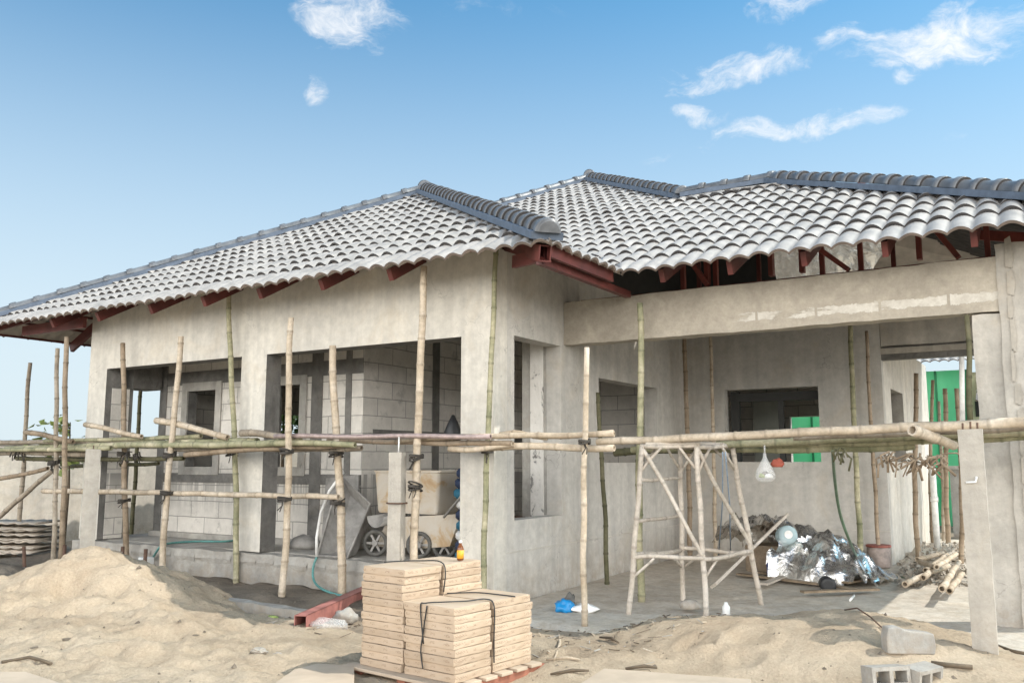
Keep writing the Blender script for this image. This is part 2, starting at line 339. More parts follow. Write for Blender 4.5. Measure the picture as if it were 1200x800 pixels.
# wall with openings: grid of cells, faces only where needed. axis 'x': runs along X, thickness y0..y1; axis 'y': runs along Y, thickness x0..x1
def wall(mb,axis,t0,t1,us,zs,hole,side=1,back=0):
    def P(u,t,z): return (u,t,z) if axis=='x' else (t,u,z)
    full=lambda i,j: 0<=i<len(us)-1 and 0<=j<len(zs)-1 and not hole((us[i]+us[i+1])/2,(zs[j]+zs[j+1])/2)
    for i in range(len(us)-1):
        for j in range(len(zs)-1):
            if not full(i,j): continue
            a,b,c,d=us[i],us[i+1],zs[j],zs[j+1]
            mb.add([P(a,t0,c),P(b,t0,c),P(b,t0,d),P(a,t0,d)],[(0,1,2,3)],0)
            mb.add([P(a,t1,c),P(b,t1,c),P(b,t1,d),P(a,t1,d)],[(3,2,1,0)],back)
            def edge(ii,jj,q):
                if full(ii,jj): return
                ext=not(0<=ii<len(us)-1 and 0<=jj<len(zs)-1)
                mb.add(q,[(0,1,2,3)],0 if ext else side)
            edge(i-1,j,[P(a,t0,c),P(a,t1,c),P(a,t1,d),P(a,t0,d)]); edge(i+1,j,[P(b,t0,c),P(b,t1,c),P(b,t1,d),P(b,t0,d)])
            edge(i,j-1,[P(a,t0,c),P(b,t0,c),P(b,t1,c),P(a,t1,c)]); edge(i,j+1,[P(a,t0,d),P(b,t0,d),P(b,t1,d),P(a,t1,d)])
def weld(o,d=.0005):
    bm=bmesh.new(); bm.from_mesh(o.data); bmesh.ops.remove_doubles(bm,verts=bm.verts,dist=d); bmesh.ops.recalc_face_normals(bm,faces=bm.faces); bm.to_mesh(o.data); bm.free(); return o
def inr(u,z,*rs): return any(a<u<b and c<z<d for a,b,c,d in rs)

# ================================================================== GROUND
mb=MB()
def groundz(x,y):
    d=math.hypot(x-1,y+1)
    h=.05*fb(x,y,.35,4,1)+.022*fb(x,y,1.7,4,2)
    hou=min(max((y+.9)/.8,0),1) if -8<x<3 else 0        # flat under the house and the car port
    cp=1 if (0<x<6 and y>.2) else 0
    h*=1-.95*max(hou,cp); 
    if d>30: h*=1/(1+(d-30)/30)
    return h-.02
xs=[-400,-200,-100,-60,-40,-30,-24]+[-20+i*.16 for i in range(int(34/.16))]+[14.5,18,24,34,60,120,250,400]
ys=[-60,-30,-18,-12]+[-9+i*.16 for i in range(int(24/.16))]+[16,20,26,36,60,120,250,500]
vs=[(x,y,groundz(x,y)) for y in ys for x in xs]; nx=len(xs)
mb.add(vs,[(j*nx+i,j*nx+i+1,(j+1)*nx+i+1,(j+1)*nx+i) for j in range(len(ys)-1) for i in range(nx-1)],0,True)
tag(mb.build('ground',M['ground'],origin=(0,0,0)),kind='structure')
# dark trodden soil along the plinth
mb=MB(); n=60; m_=14; vs=[]
for j in range(m_+1):
    for i in range(n+1):
        x=-9.2+8.6*i/n; y=-1.15+1.15*j/m_ if x>-7.3 else -1.0+2.6*j/m_
        e=min(1,j/3,(m_-j)/1 if m_-j<1 else 1,i/3,(n-i)/3)
        vs.append((x,y,-.05+e*(.085+.05*fb(x,y,2.2,5,4)+.02)))
mb.add(vs,[(j*(n+1)+i,j*(n+1)+i+1,(j+1)*(n+1)+i+1,(j+1)*(n+1)+i) for j in range(m_) for i in range(n)],0,True)
tag(mb.build('dark_soil_strip',M['soil'],origin=(0,0,0)),kind='structure')
# car port floor slab
mb=MB(); n=70; m_=60; vs=[]
for j in range(m_+1):
    for i in range(n+1):
        x=.01+6*i/n; y=-.55+10.5*j/m_
        yy=y if j else y+.12*fb(x,0,2,3,9)
        zz=.004+.012*max(0,y)+.008*fb(x,y,1.5,4,5)+ (-.08 if j==0 else 0)
        vs.append((x,yy,zz+.012))
mb.add(vs,[(j*(n+1)+i,j*(n+1)+i+1,(j+1)*(n+1)+i+1,(j+1)*(n+1)+i) for j in range(m_) for i in range(n)],0,True)
tag(mb.build('carport_floor',M['slab'],origin=(0,0,0)),kind='structure')
FZ=lambda y:.016+.012*max(0,y)

# ================================================================== HOUSE
house=thing('unfinished_house',(-2,3,0),'house under construction with bare plaster walls, red rafters and glossy ribbed tile roof','house')
# front wall
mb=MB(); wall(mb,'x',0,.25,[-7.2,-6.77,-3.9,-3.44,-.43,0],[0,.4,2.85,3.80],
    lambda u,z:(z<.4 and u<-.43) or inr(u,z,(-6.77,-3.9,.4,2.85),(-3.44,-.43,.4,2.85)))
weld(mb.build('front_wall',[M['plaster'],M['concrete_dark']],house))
mb=MB(); mb.box(-7.195,-6.768,.252,.45,.4,2.6); mb.build('corner_pillar',M['concrete_dark'],house); mb=MB(); mb.box(-6.9,-6.758,.10,.385,.405,2.58); mb.build('pillar_blockwork',M['block'],house)
mb=MB(); mb.box(-7.18,-6.78,.451,.95,2.6,3.6); mb.build('porch_side_beam',M['concrete_dark'],house)
# plinth
mb=MB(); mb.rbox(-7.24,-.44,-.07,.16,-.1,.388,.012,.11); mb.box(-7.23,-.44,.165,5.38,-.1,.395); p=mb.build('plinth',M['concrete_grey'],house)
mb=MB(); 
for i in range(46):
    x=-7.1+i*.145+random.uniform(-.05,.05)
    if x>-.6: continue
    mb.add([(x-.06,-.063,.22+random.uniform(-.03,.03)),(x+.09,-.063,.23+random.uniform(-.03,.03)),(x+.09,-.085,.29),(x-.06,-.085,.29+random.uniform(-.02,.02)),(x-.06,-.062,.37),(x+.09,-.062,.36)],[(0,1,2,3),(3,2,5,4)])
mb.build('mortar_lip',M['concrete_grey'],house)
# side wall (faces the car port)
mb=MB(); ycut=[.25,.4,1.46,2.48,4.41,5.5]; wall(mb,'y',-.2,0,ycut,[0,.88,1.49,2.58,2.88,3.85],
    lambda u,z: inr(u,z,(.4,1.46,.88,2.88),(2.48,4.41,1.49,2.58)))
weld(mb.build('side_wall',[M['plaster_grey'],M['plaster_grey']],house))
mb=MB(); mb.box(.0,.012,.25,5.49,.55,.556); mb.build('render_joint',M['plaster_pale'],house)
mb=MB(); mb.box(-.54,-.203,1.46,1.66,.4,3.5,0); mb.build('block_return',M['concrete_grey'],house)
mb=MB(); mb.box(-.42,-.24,1.448,1.459,.42,3.4,0); mb.build('block_strip',M['reveal'],house)
# porch back wall with windows
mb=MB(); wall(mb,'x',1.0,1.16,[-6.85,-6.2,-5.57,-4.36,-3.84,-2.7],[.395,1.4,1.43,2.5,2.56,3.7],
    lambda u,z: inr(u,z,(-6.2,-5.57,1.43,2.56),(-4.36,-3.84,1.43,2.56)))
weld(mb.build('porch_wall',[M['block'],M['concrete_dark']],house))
mb=MB(); mb.box(-6.848,-2.702,.988,.999,2.66,2.86); mb.box(-6.848,-2.702,.988,.999,1.2,1.335)
mb.box(-6.86,-6.70,.984,.999,.4,3.6); mb.box(-3.62,-3.42,.984,.999,.4,3.6); mb.box(-3.0,-2.9,.986,.999,.4,3.5)
mb.build('tie_beam',M['concrete_dark'],house)
for x0,x1 in ((-6.2,-5.57),(-4.36,-3.84)):
    mb=MB(); w=.13
    mb.box(x0-w,x0,.975,.998,1.31,2.69); mb.box(x1,x1+w,.975,.998,1.31,2.69); mb.box(x0,x1,.976,.998,2.56,2.69); mb.box(x0,x1,.976,.998,1.31,1.43)
    mb.build('window_frame',M['concrete_grey'],house,.006)
mb=MB(); mb.box(-6.85,-2.7,.90,.998,.396,.47); mb.build('skirting_kerb',M['concrete_grey'],house)
# return wall of the front room
mb=MB(); wall(mb,'y',-2.86,-2.70,[1.16,5.38],[.395,3.7],lambda u,z:False); weld(mb.build('room_wall',[M['block'],M['block']],house))
mb=MB(); mb.box(-2.699,-2.688,2.5,2.66,.4,3.6); mb.box(-2.699,-2.69,1.2,5.3,1.75,1.93); mb.build('stiffener',M['concrete_dark'],house)
mb=MB(); wall(mb,'x',5.38,5.5,[-6.85,-5.5,-4.6,-2.6,-1.5,-.2],[.39,2.5,3.7],lambda u,z: inr(u,z,(-2.6,-1.5,.39,2.5))); weld(mb.build('room_back_wall',[M['block'],M['block']],house))
# west outer wall with an opening, seen through the porch window
mb=MB(); wall(mb,'y',-6.85,-6.7,[1.16,2.9,4.3,10.5],[0,1.3,2.34,3.7],lambda u,z: inr(u,z,(2.9,4.3,1.3,2.34))); weld(mb.build('outer_wall',[M['block'],M['block']],house))
mb=MB(); wall(mb,'x',10.5,10.65,[-6.85,2.95],[0,3.7],lambda u,z:False); 
# rear wall of the back room with a wide opening to the outside
mb=MB(); wall(mb,'x',9.5,9.65,[-6.7,.62,1.45,2.75],[0,1.35,2.36,3.7],lambda u,z: inr(u,z,(.62,1.45,1.35,2.36))); weld(mb.build('rear_wall',[M['block'],M['block']],house))
# car port back wall
mb=MB(); wall(mb,'x',5.5,5.68,[0,.66,2.07,2.95],[0,1.5,2.6,3.7],lambda u,z: inr(u,z,(.66,2.07,1.5,2.6))); weld(mb.build('carport_back_wall',[M['plaster_grey'],M['plaster_grey']],house))
mb=MB(); mb.box(0.013,2.949,5.488,5.499,.55,.556); mb.build('render_joint',M['plaster_pale'],house)
for x,z in ((.66,0),): 
    mb=MB(); mb.box(.70,.82,5.7,5.8,1.45,2.58); mb.box(.82,2.02,5.7,5.78,2.42,2.55); mb.box(1.42,1.5,5.72,5.78,1.45,2.42); mb.build('window_frame',M['dark'],house)
mb=MB(); mb.box(.36,.9,8,8.06,.1,2.62); d=mb.build('inner_door',M['door'],house,.01)
# outer side wall beyond the passage
mb=MB(); wall(mb,'y',2.77,2.95,[5.68,6.2,7.36,10.5],[0,1.5,2.57,3.3],lambda u,z: inr(u,z,(6.2,7.36,1.5,2.57))); weld(mb.build('passage_wall',[M['plaster_pale'],M['concrete_grey']],house))
mb=MB(); mb.rbox(2.956,6.6,5.52,5.7,3.125,3.56,.01,.12); mb.build('passage_beam',M['concrete'],house)
mb=MB(); mb.box(2.951,6.6,5.54,5.68,2.93,3.115); mb.build('passage_lintel',M['concrete_dark'],house)
mb=MB(); mb.box(2.951,6.6,5.505,5.53,3.01,3.09); mb.build('lintel_strip',M['post'],house)
# beam and column of the car port
mb=MB(); nseg=40; x0,x1=.002,4.66
mb.rbox(x0,4.655,1.54,1.74,2.9,3.42,.007,.07,4.); mb.build('carport_beam',M['beam'],house)
mb=MB()
for i in range(26):
    x=.1+i*.18; mb.box(x,x+random.uniform(.1,.2),1.52,1.538,3.39+random.uniform(-.01,.01),3.425)
mb=MB(); mb.rbox(4.40,4.655,1.56,1.76,-.1,2.88,.009,.09); mb.build('carport_column',M['concrete'],house)
mb=MB(); mb.rbox(4.635,4.95,1.525,1.76,-.1,3.53,.010,.08); mb.build('column_upstand',M['concrete'],house)
mb=MB(); random.seed(3)
zz=0.2
while zz<3.4:
    h=random.uniform(.1,.32); w=random.uniform(.03,.075); xx=4.70+random.uniform(-.006,.02)
    Y_=1.508; pts=[(xx,Y_,zz),(xx+w*.7,Y_,zz-.02),(xx+w,Y_,zz+h*.4),(xx+w*.75,Y_,zz+h),(xx+w*.1,Y_,zz+h*.9)]
    mb.add(pts+[(p[0],1.535,p[2]) for p in pts],[(0,1,2,3,4)]+[(i,(i+1)%5,(i+1)%5+5,i+5) for i in range(5)]); zz+=h*random.uniform(.9,1.15)
mb.build('mortar_smear',M['post'],house)

# ------------------------------------------------------------------ roof
WAVE=.2; GAUGE=.4
def prof(u):
    return abs(math.cos(math.pi*u/WAVE))**.85
def slope(name,org,udir,vdir,t,vmax,L,Rr,parent,seg=8,v0=0,und='roof_under'):
    """tiled slope: org = eave start, u along the eave, v up the slope (horizontal run), plane rises t per unit of v"""
    org=V(org); u_=V(udir); v_=V(vdir); nrm=(V((0,0,1))-v_*t).normalized(); sl=math.hypot(1,t); gv=GAUGE/sl
    mb=MB(); j=0
    while v0+j*gv<vmax:
        a=v0+j*gv-(.06 if j==0 else 0.0); b=min(v0+(j+1)*gv+.06,vmax+.02)
        La,Ra,Lb,Rb=L(a),Rr(a),L(b),Rr(b)
        lo,hi=min(La,Lb),max(Ra,Rb)
        if hi-lo<.05: break
        k0=math.floor(lo/WAVE*seg); k1=math.ceil(hi/WAVE*seg); us=[k*WAVE/seg for k in range(k0,k1+1)]
        top=[];bot=[]
        jit=random.uniform(-.004,.004)
        rowsN=[]
        for (v,Lc,Rc,hf) in ((a,La,Ra,(lambda p:.006+.044*p) if j==0 else (lambda p:.012+.062*p)),(a+(b-a)*.5,(La+Lb)/2,(Ra+Rb)/2,lambda p:.006+.052*p),(b,Lb,Rb,lambda p:.0+.036*p)):
            row=[]
            for u in us:
                uc=min(max(u,Lc),Rc); kx=math.floor(u/WAVE+.5); hsh=math.sin(kx*12.9898+j*78.233)*43758.5453; hsh-=math.floor(hsh); row.append(org+u_*uc+v_*(v+(hsh-.5)*.014)+V((0,0,t*(v+(hsh-.5)*.014)))+nrm*(hf(prof(u))+jit+(hsh-.5)*.006+.004*math.sin(u*3+j)))
            rowsN.append(row)
        m=len(us); o=len(mb.v); mb.v+=rowsN[0]+rowsN[1]+rowsN[2]
        for r in range(2):
            for i in range(m-1): mb.f.append([o+r*m+i,o+r*m+i+1,o+(r+1)*m+i+1,o+(r+1)*m+i]); mb.mi.append(0); mb.sm.append(True)
        o2=len(mb.v)                                                   # nose and underside
        mb.v+=[p.copy() for p in rowsN[0]]+[p-nrm*.027 for p in rowsN[0]]
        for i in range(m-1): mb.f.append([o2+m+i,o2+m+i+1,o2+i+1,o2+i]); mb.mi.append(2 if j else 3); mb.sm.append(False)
        o3=len(mb.v); mb.v+=[p-nrm*.016 for p in rowsN[0]]+[p-nrm*.014 for p in rowsN[2]]
        for i in range(m-1): mb.f.append([o3+m+i,o3+m+i+1,o3+i+1,o3+i]); mb.mi.append(1); mb.sm.append(True)
        j+=1
    # normals are set by construction, no recalc
    me=bpy.data.meshes.new(name); po=V(parent['_o']); me.from_pydata([tuple(p-po) for p in mb.v],[],mb.f)
    me.materials.append(M['tile']); me.materials.append(M[und]); me.materials.append(M['tile_shade']); me.materials.append(M['tile_nose'])
    for p,mi,sm in zip(me.polygons,mb.mi,mb.sm): p.material_index=mi; p.use_smooth=sm
    o=bpy.data.objects.new(name,me); COL.objects.link(o); o.parent=parent; o['_o']=tuple(po); return o
EZ=3.56
wing=slope('wing_roof',(0,-.7,EZ),(1,0,0),(0,1,0),.535,4.88,lambda v:-9.4+v*5.2/4.88,lambda v:1.04-v*5.24/4.88,house)
slope('wing_side_slope',(1.04,0,EZ),(0,1,0),(-1,0,0),.5,5.24,lambda v:-.7+v*4.88/5.24,lambda v:min(.95+v,8),wing,6)
slope('wing_far_slope',(-9.4,0,EZ),(0,1,0),(1,0,0),.5,5.2,lambda v:-.7+v*4.88/5.2,lambda v:10,wing,4)
def mainL(v):
    if v<5.24: return 1.04-v
    return -5.3+.65*(v-5.24)
def mainR(v):
    if v<3.93: return 5.65-v
    return .32-(v-3.93)*3.72/4.23
main=slope('main_roof',(0,.9,EZ),(1,0,0),(0,1,0),.5,8.14,mainL,mainR,house,und='tile_shade')  # underside takes the near-black copy, shade of the enclosed roof painted in
slope('main_side_slope',(5.65,0,EZ),(0,1,0),(-1,0,0),.5,3.93,lambda v:.9+v,lambda v:10,main,5,und='tile_shade')
mb=MB()   # hidden rear faces
zt=EZ+8.16*.5; zr=EZ+3.93*.5
mb.add([(.32,4.83,zr+.02),(1.72,4.83,zr+.02),(5.6,10,zr-1.9),(.32,10,zr-2.3)],[(0,1,2,3)])
mb.add([(.32,4.83,zr),(-3.4,9.06,zt),(-3.4,14,zt),(.32,10,zr-.6)],[(0,1,2,3)])
mb.add([(-3.4,9.06,zt),(-3.4,14,zt),(-9,14,EZ+1),(-7.5,4.3,EZ+1.8),(-5.3,6.1,EZ+2.62)],[(0,1,2,3,4)])
mb.add([(1.0,9.6,EZ),(5.6,9.6,EZ),(5.6,5.9,EZ+.2),(1.72,4.86,zr-.03),(.32,4.86,zr-.03),(-.5,6,zr-.1),(-.5,9.6,EZ)],[(0,1,2,3,4,5,6)])
mb.build('rear_slope',M['roof_under'],main)
mb=MB();  mb.box(-.2,1.6,5.56,5.66,3.702,4.95); mb.add([(x_,y_,z_) for x_ in (-.19,-.01) for y_,z_ in ((.1,3.852),(5.5,3.852),(5.5,EZ+2.0),(4.8,EZ+1.85),(1.95,EZ+.42),(.1,EZ+.38))],[(0,1,2,3,4,5),(11,10,9,8,7,6)]+[(i,(i+1)%6,(i+1)%6+6,i+6) for i in range(6)]); mb.build('roof_void_dark',M['dark'],main)  # near-black panels added where the roof space is only in shade
# ridge and hip caps
def caps(name,a,b,parent,r=.12,step=.30,first_up=True,strip=.2):
    a=V(a); b=V(b); d=b-a; n=max(2,round(d.length/step)); t=d.normalized(); side=t.cross(V((0,0,1))).normalized(); up=side.cross(t).normalized()
    mb=MB(); L=d.length/n
    for i in range(n):
        p0=a+t*(i*L); prof_=([(-.05,.9),(-.05,1.1)] if i==0 else [])+[(-.03,.88),(-.03,1.16),(.02,1.2),(.06,1.17),(.075,1.0),(L,.93),(L+.05,.88)]
        o=len(mb.v); seg=10
        jz=random.uniform(-.006,.006)
        for s_,k in prof_:
            for q in range(seg+1):
                an=math.pi*q/seg; mb.v.append(p0+t*s_+side*(math.cos(an)*r*k)+up*(math.sin(an)*r*k*1.05+.02+jz))
        for i2 in range(len(prof_)-1):
            for q in range(seg):
                v0=o+i2*(seg+1)+q; mb.f.append([v0,v0+1,v0+seg+2,v0+seg+1]); dk=prof_[i2][0]==prof_[i2+1][0] and i>0; mb.mi.append(1 if dk else 0); mb.sm.append(not dk)  # flange fronts painted dark to stand for their shade
        mb.f.append([o+q for q in range(seg+1)]); mb.mi.append(0); mb.sm.append(False)
    c=mb.build(name,[M['ridge'],M['tile_shade']],parent)
    mb=MB(); mb.bar(a+up*(-.02),b+up*(-.02),strip*2,.07,tuple(up)); mb.build('ridge_bedding',M['ridge_mortar'],c); return c
AP=V((-4.2,4.18,EZ+2.62)); O=V((0,0,.10))
caps('hip_caps',V((1.06,-.72,EZ-.03))+O,AP+O-V((0,0,.03)),wing,.108,.27,strip=.16)
caps('hip_caps',V((-9.42,-.72,EZ-.03))+O,AP+O-V((0,0,.03)),wing,.085,.36,strip=.09)
caps('ridge_caps',AP+O,AP+O+V((0,3,0)),wing,.11)
J=V((.32,4.83,EZ+3.93*.5)); K=V((1.72,4.83,EZ+3.93*.5)); A1=V((-3.4,9.06,EZ+8.16*.5)); HL=V((-5.3,6.14,EZ+5.24*.5))
caps('hip_caps',V((5.67,.88,EZ-.03))+O,K+O-V((0,0,.03)),main,.10,.28,strip=.15)
caps('ridge_caps',K+O-V((0,0,.03)),J+O-V((0,0,.03)),main,.09,.33,strip=.1)
caps('hip_caps',J+O-V((0,0,.03)),A1+O-V((0,0,.03)),main,.10,.30,strip=.15)
caps('hip_caps',HL+O,A1+O-V((0,0,.03)),main,.085,.36,strip=.09)
caps('ridge_caps',A1+O,A1+O+V((0,4,0)),main,.11)
# rafters under the front eave, running up the slope
def under(x,v,off,t=.535,y0=-.7): return V((x,y0+v,EZ+t*v-off))
for x in (-7.25,-6.15,-5.0,-3.95,-2.95,-1.95,-.95):
    mb=MB(); mb.bar(under(x,.10,.13),under(x,min(3.0,(x+9.4)/1.07-.2,(1.04-x)/1.08-.2),.115),.06,.13,(0,-.5,1)); mb.build('rafter',M['red'],wing)
mb=MB()
for k in range(1,6): mb.bar(under(-9.1+.36*k,.36*k,.055),under(.75-.387*k,.36*k,.055),.03,.035)
mb.build('tile_battens',M['red'],wing)
# left overhang: battens along the side slope, lookouts
mb=MB()
for k in range(0,7):
    v=.04+.36*k; mb.bar((-9.4+v,-.55+v,EZ+.5*v-.055),(-9.4+v,9,EZ+.5*v-.055),.035,.035)
mb.build('tile_battens',M['red'],wing)
for y in (1.0,2.2,3.6,5.0):
    xe=-9.4+min(2.4,(y+.7)*.95-.3); mb=MB(); mb.bar((-9.35,y,EZ-.12),(xe,y,EZ+.5*(xe+9.35)-.12),.06,.15); mb.build('rafter',M['red'],wing)
mb=MB(); mb.bar(V((-9.4,-.7,EZ-.1)),V((-6.9,1.7,EZ+1.13)),.08,.15); mb.build('hip_rafter',M['red'],wing)
mb=MB(); mb.bar((-8.6,-.25,EZ-.04),(-7.0,-.25,EZ-.04),.06,.15); mb.build('lookout',M['red'],wing)
# right corner: hollow hip rafter and doubled side fascia
d=(AP-V((1.04,-.7,EZ))).normalized(); a=V((1.0,-.66,EZ-.10)); b=a+d*2.6-V((0,0,.12))
mb=MB(); up=V((0,0,1)); s_=d.cross(up).normalized(); 
for sx,sz,w,h in ((-.055,0,.012,.16),(.055,0,.012,.16),(0,.075,.12,.012),(0,-.075,.12,.012)):
    mb.bar(a+s_*sx+V((0,0,sz)),b+s_*sx+V((0,0,sz)),w,h)
mb.build('hip_rafter',M['red'],wing)
mb=MB(); mb.bar((1.0,-.58,EZ-.055),(1.0,.8,EZ-.055),.045,.13); mb.build('fascia_beam',M['red'],wing)
mb=MB(); mb.bar((.90,-.60,EZ-.145),(.90,1.45,EZ-.145),.07,.075); mb.build('fascia_beam',M['red'],wing)
mb=MB(); mb.bar((.78,-.62,EZ-.15),(-1.1,-.62,EZ-.08),.02,.12); 
mb=MB(); mb.bar((.93,-.52,EZ-.07),(.40,-.25,EZ-.03),.05,.13); mb.build('lookout',M['red'],wing)
# car port roof steel
mb=MB(); mb.bar((.05,1.95,3.45),(6.2,1.95,3.45),.08,.11); mb.build('wall_plate',M['red'],main)
for x in (1.5,2.25,3.0,3.75,4.5,5.2):
    mb=MB(); mb.bar((x,1.0,EZ-.07),(x,min(4.7,.9+5.5-x+1.2),EZ+.5*(min(3.8,5.5-x+1.2))-.16),.055,.15,(0,-.5,1)); mb.build('rafter',M['red'],main)
mb=MB()
for k in range(1,11):
    v=.36*k; mb.bar((1.0,.9+v,EZ+.5*v-.045),(5.5-v,.9+v,EZ+.5*v-.045),.03,.03)
mb.build('tile_battens',M['dark'],main)
for px,py,lean in ((905,318,0),(941,315,0),(1078,300,0),(830,325,0)):
    p=at(px,py,y=2.0); mb=MB(); mb.bar((p.x,1.97,3.56),(p.x+lean,1.97,4.02),.09,.05,(1,0,0)); mb.build('roof_post',M['red_lit'],main)
for x,h in ((1.35,3.95),(1.75,3.98),(2.95,3.98),(3.35,3.98),(4.55,3.98)):
    mb=MB(); mb.bar((x,2.05,3.50),(x,2.05,h),.06,.05,(1,0,0)); mb.build('roof_post',M['red_lit'],main)
for x in (1.1,1.9,2.7,3.5):
    mb=MB(); mb.bar((x,3.3,3.5),(x,3.3,4.6),.05,.05,(1,0,0)); mb.build('roof_post',M['red'],main)
mb=MB(); mb.bar((.1,3.35,3.75),(4.2,3.35,3.75),.05,.09); mb.build('ceiling_tie',M['red'],main)
for y0 in (2.0,3.1):
    mb=MB(); mb.bar((4.4,y0,EZ+.45),(5.7,y0-.9,EZ-.02),.05,.11); mb.build('rafter',M['red_lit'],main)
for (x0,x1) in ((2.72,3.25),(4.0,4.3),(1.4,1.7)):
    mb=MB(); mb.bar((x0,1.9,4.0),(x1,1.9,3.52),.05,.10,(0,1,0)); mb.build('diagonal_strut',M['red_lit'],main)
mb=MB(); mb.bar((4.3,2.5,EZ+.55),(5.9,1.1,EZ-.02),.05,.11); mb.build('diagonal_strut',M['red_pale'],main)
# reflective insulation sheet sagging below the tiles
mb=MB(); n,m_=46,30; vs=[]
for j in range(m_+1):
    for i in range(n+1):
        x=2.2+1.7*i/n; v=1.5+.9*j/m_; vs.append((min(x,5.4-v),.9+v,EZ+.62-.62*j/m_-.10*abs(fb(x,v,1.6,3,12))-.03*abs(fb(x,v,5,2,13))))
mb.add(vs,[(j*(n+1)+i,j*(n+1)+i+1,(j+1)*(n+1)+i+1,(j+1)*(n+1)+i) for j in range(m_) for i in range(n)],0,False)
mb.build('insulation_sheet',M['foil'],main)

# ================================================================== SCAFFOLDING
def bamboo_mb(p0,p1,r,bend=.02,taper=.85,seed=0):
    rnd=random.Random(seed); p0=V(p0); p1=V(p1); d=p1-p0; L=d.length; t=d.normalized()
    u=t.cross(V((.3,.5,.8))).normalized(); w=t.cross(u)
    ts=[0.]; nd=[0.]; x=rnd.uniform(.05,.25)
    while x<L-.06:
        for dx,k in ((-.02,0.),(-.006,1.),(.006,1.),(.02,0.)): ts.append(x+dx); nd.append(k)
        x+=rnd.uniform(.24,.36); 
        ts.append(x-.15); nd.append(0.)
    ts=[q for q in ts]; z=sorted(zip(ts,nd)); z=[q for q in z if 0<=q[0]<L-.01]+[(L,0.)]
    ph=rnd.uniform(0,6); b1=rnd.uniform(-bend,bend); b2=rnd.uniform(-bend,bend)
    pts=[];rad=[];no=[]
    for q,k in z:
        f=q/L; off=u*(b1*math.sin(math.pi*f)+.004*math.sin(q*9+ph))+w*(b2*math.sin(math.pi*f*1.6)+.004*math.cos(q*7+ph))
        pts.append(p0+d*f+off); rad.append(r*(1+(taper-1)*f)*(1.13 if k else 1)); no.append(k)
    mb=MB(); mb.tube(pts,rad,8,0,True,True,no); return mb
SEED=[100]
def pole(p0,p1,r,m,label,name='bamboo_pole',cat='bamboo pole',group=None,bend=.02,lash=(),taper=.85):
    r*=.86; SEED[0]+=1; mb=bamboo_mb(p0,p1,r,bend*1.5,taper,SEED[0]); o=mb.build(name,M[m],None,0,p0); tag(o,label,cat,group)
    for z in lash:
        f=(z-p0[2])/(p1[2]-p0[2]); c=V(p0).lerp(V(p1),f); b=MB(); d=(V(p1)-V(p0)).normalized()
        rnd=random.Random(SEED[0]+int(z*100))
        for q in range(5):
            pts=[]; n=14; tl=rnd.uniform(-.5,.5); h=rnd.uniform(-.03,.03)
            for a in range(n+1):
                an=2*math.pi*a/n; pts.append(c+V((math.cos(an)*(r+.012),math.sin(an)*(r+.05)-.02,h+tl*.06*math.sin(an))))
            b.tube(pts,.009,5)
        for q in range(2):
            e=c+V((rnd.uniform(-.05,.05),-r-.04,-rnd.uniform(.05,.14))); b.tube([c+V((0,-r-.01,0)),c.lerp(e,.5)+V((rnd.uniform(-.03,.03),-.01,0)),e],.006,5)
        b.build('lashing',M['rope'],o)
    return o
GV='upright scaffold poles along the front wall'
def vp(tx,ty,bx,by,r,m,label,y=None,group=GV,lash=(),top=None,cat='bamboo pole',bend=.025):
    if y is None: b=at(bx,by,z=0); t=at(tx,ty,y=b.y)
    else:
        b=at(bx,by,y=y); t=at(tx,ty,y=y); b=b+(b-t)*((b.z+.03)/(t.z-b.z))
    return pole(b,t,r,m,label,group=group,lash=lash,bend=bend)
vp(37,425,18,640,.045,'bam_grey','short leaning grey bamboo pole beside the corrugated sheets, leftmost upright in the picture',y=.4)
vp(68,408,62,668,.042,'bam_grey','dark grey bamboo pole under the left roof overhang, left of a taller brown one',y=-.44,lash=(1.5,))
vp(80,395,70,668,.045,'bam_brown','brown bamboo pole reaching the left roof overhang, right of the paired uprights',y=-.62)
vp(143,402,149,655,.045,'bam_brown','bamboo pole standing in front of the exposed blocks of the left corner pillar',y=-.2,lash=(1.6,1.0))
vp(167,440,152,640,.042,'bam_dark','dark bamboo pole seen against the sky through the porch end gap',y=1.6)
vp(211,394,189,683,.047,'bam_tan','tan bamboo pole leaning across the left edge of the small porch window',lash=(1.6,1.1))
vp(270,338,276,683,.042,'bam_green','green bamboo pole rising to the eave in front of the middle porch pillar',y=-.13,lash=(1.62,))
vp(344,372,330,703,.048,'bam_tan','tan bamboo pole right of the middle pillar, standing on the concrete kerb side',lash=(1.62,1.08))
vp(392,405,400,697,.055,'bam_tan','thick tan bamboo pole in front of the leaning mortar trough',y=-.32,lash=(1.05,1.6))
vp(497,312,484,690,.05,'bam_tan','tall pale bamboo pole strapped to the narrow concrete post behind the cartons',y=-.42,lash=(1.55,1.25))
vp(580,290,567,690,.036,'bam_green','thin yellowish green bamboo pole hugging the house corner',y=-.12,lash=(1.62,),bend=.01)
GC='upright scaffold poles in and around the car port'
vp(687,407,685,735,.036,'bam_tan','pale straight bamboo pole standing between the blue bag and the carton stack',group=GC,lash=(1.68,),bend=.012)
vp(702,460,711,688,.036,'bam_dark','short dark bamboo pole leaning in front of the wide side window',group=GC)
vp(747,355,752,708,.046,'bam_green','green topped bamboo pole touching the beam, just left of the trestle',group=GC)
vp(760,398,770,655,.034,'bam_brown','thin brown bamboo pole against the side wall right edge of the wide window',y=4.6,group=GC)
vp(803,395,808,640,.045,'bam_brown','dark brown bamboo prop standing in the inner corner of the car port',y=5.0,group=GC)
vp(833,393,838,645,.036,'bam_tan','knotty tan bamboo prop left of the interior window in the back wall',y=5.2,group=GC)
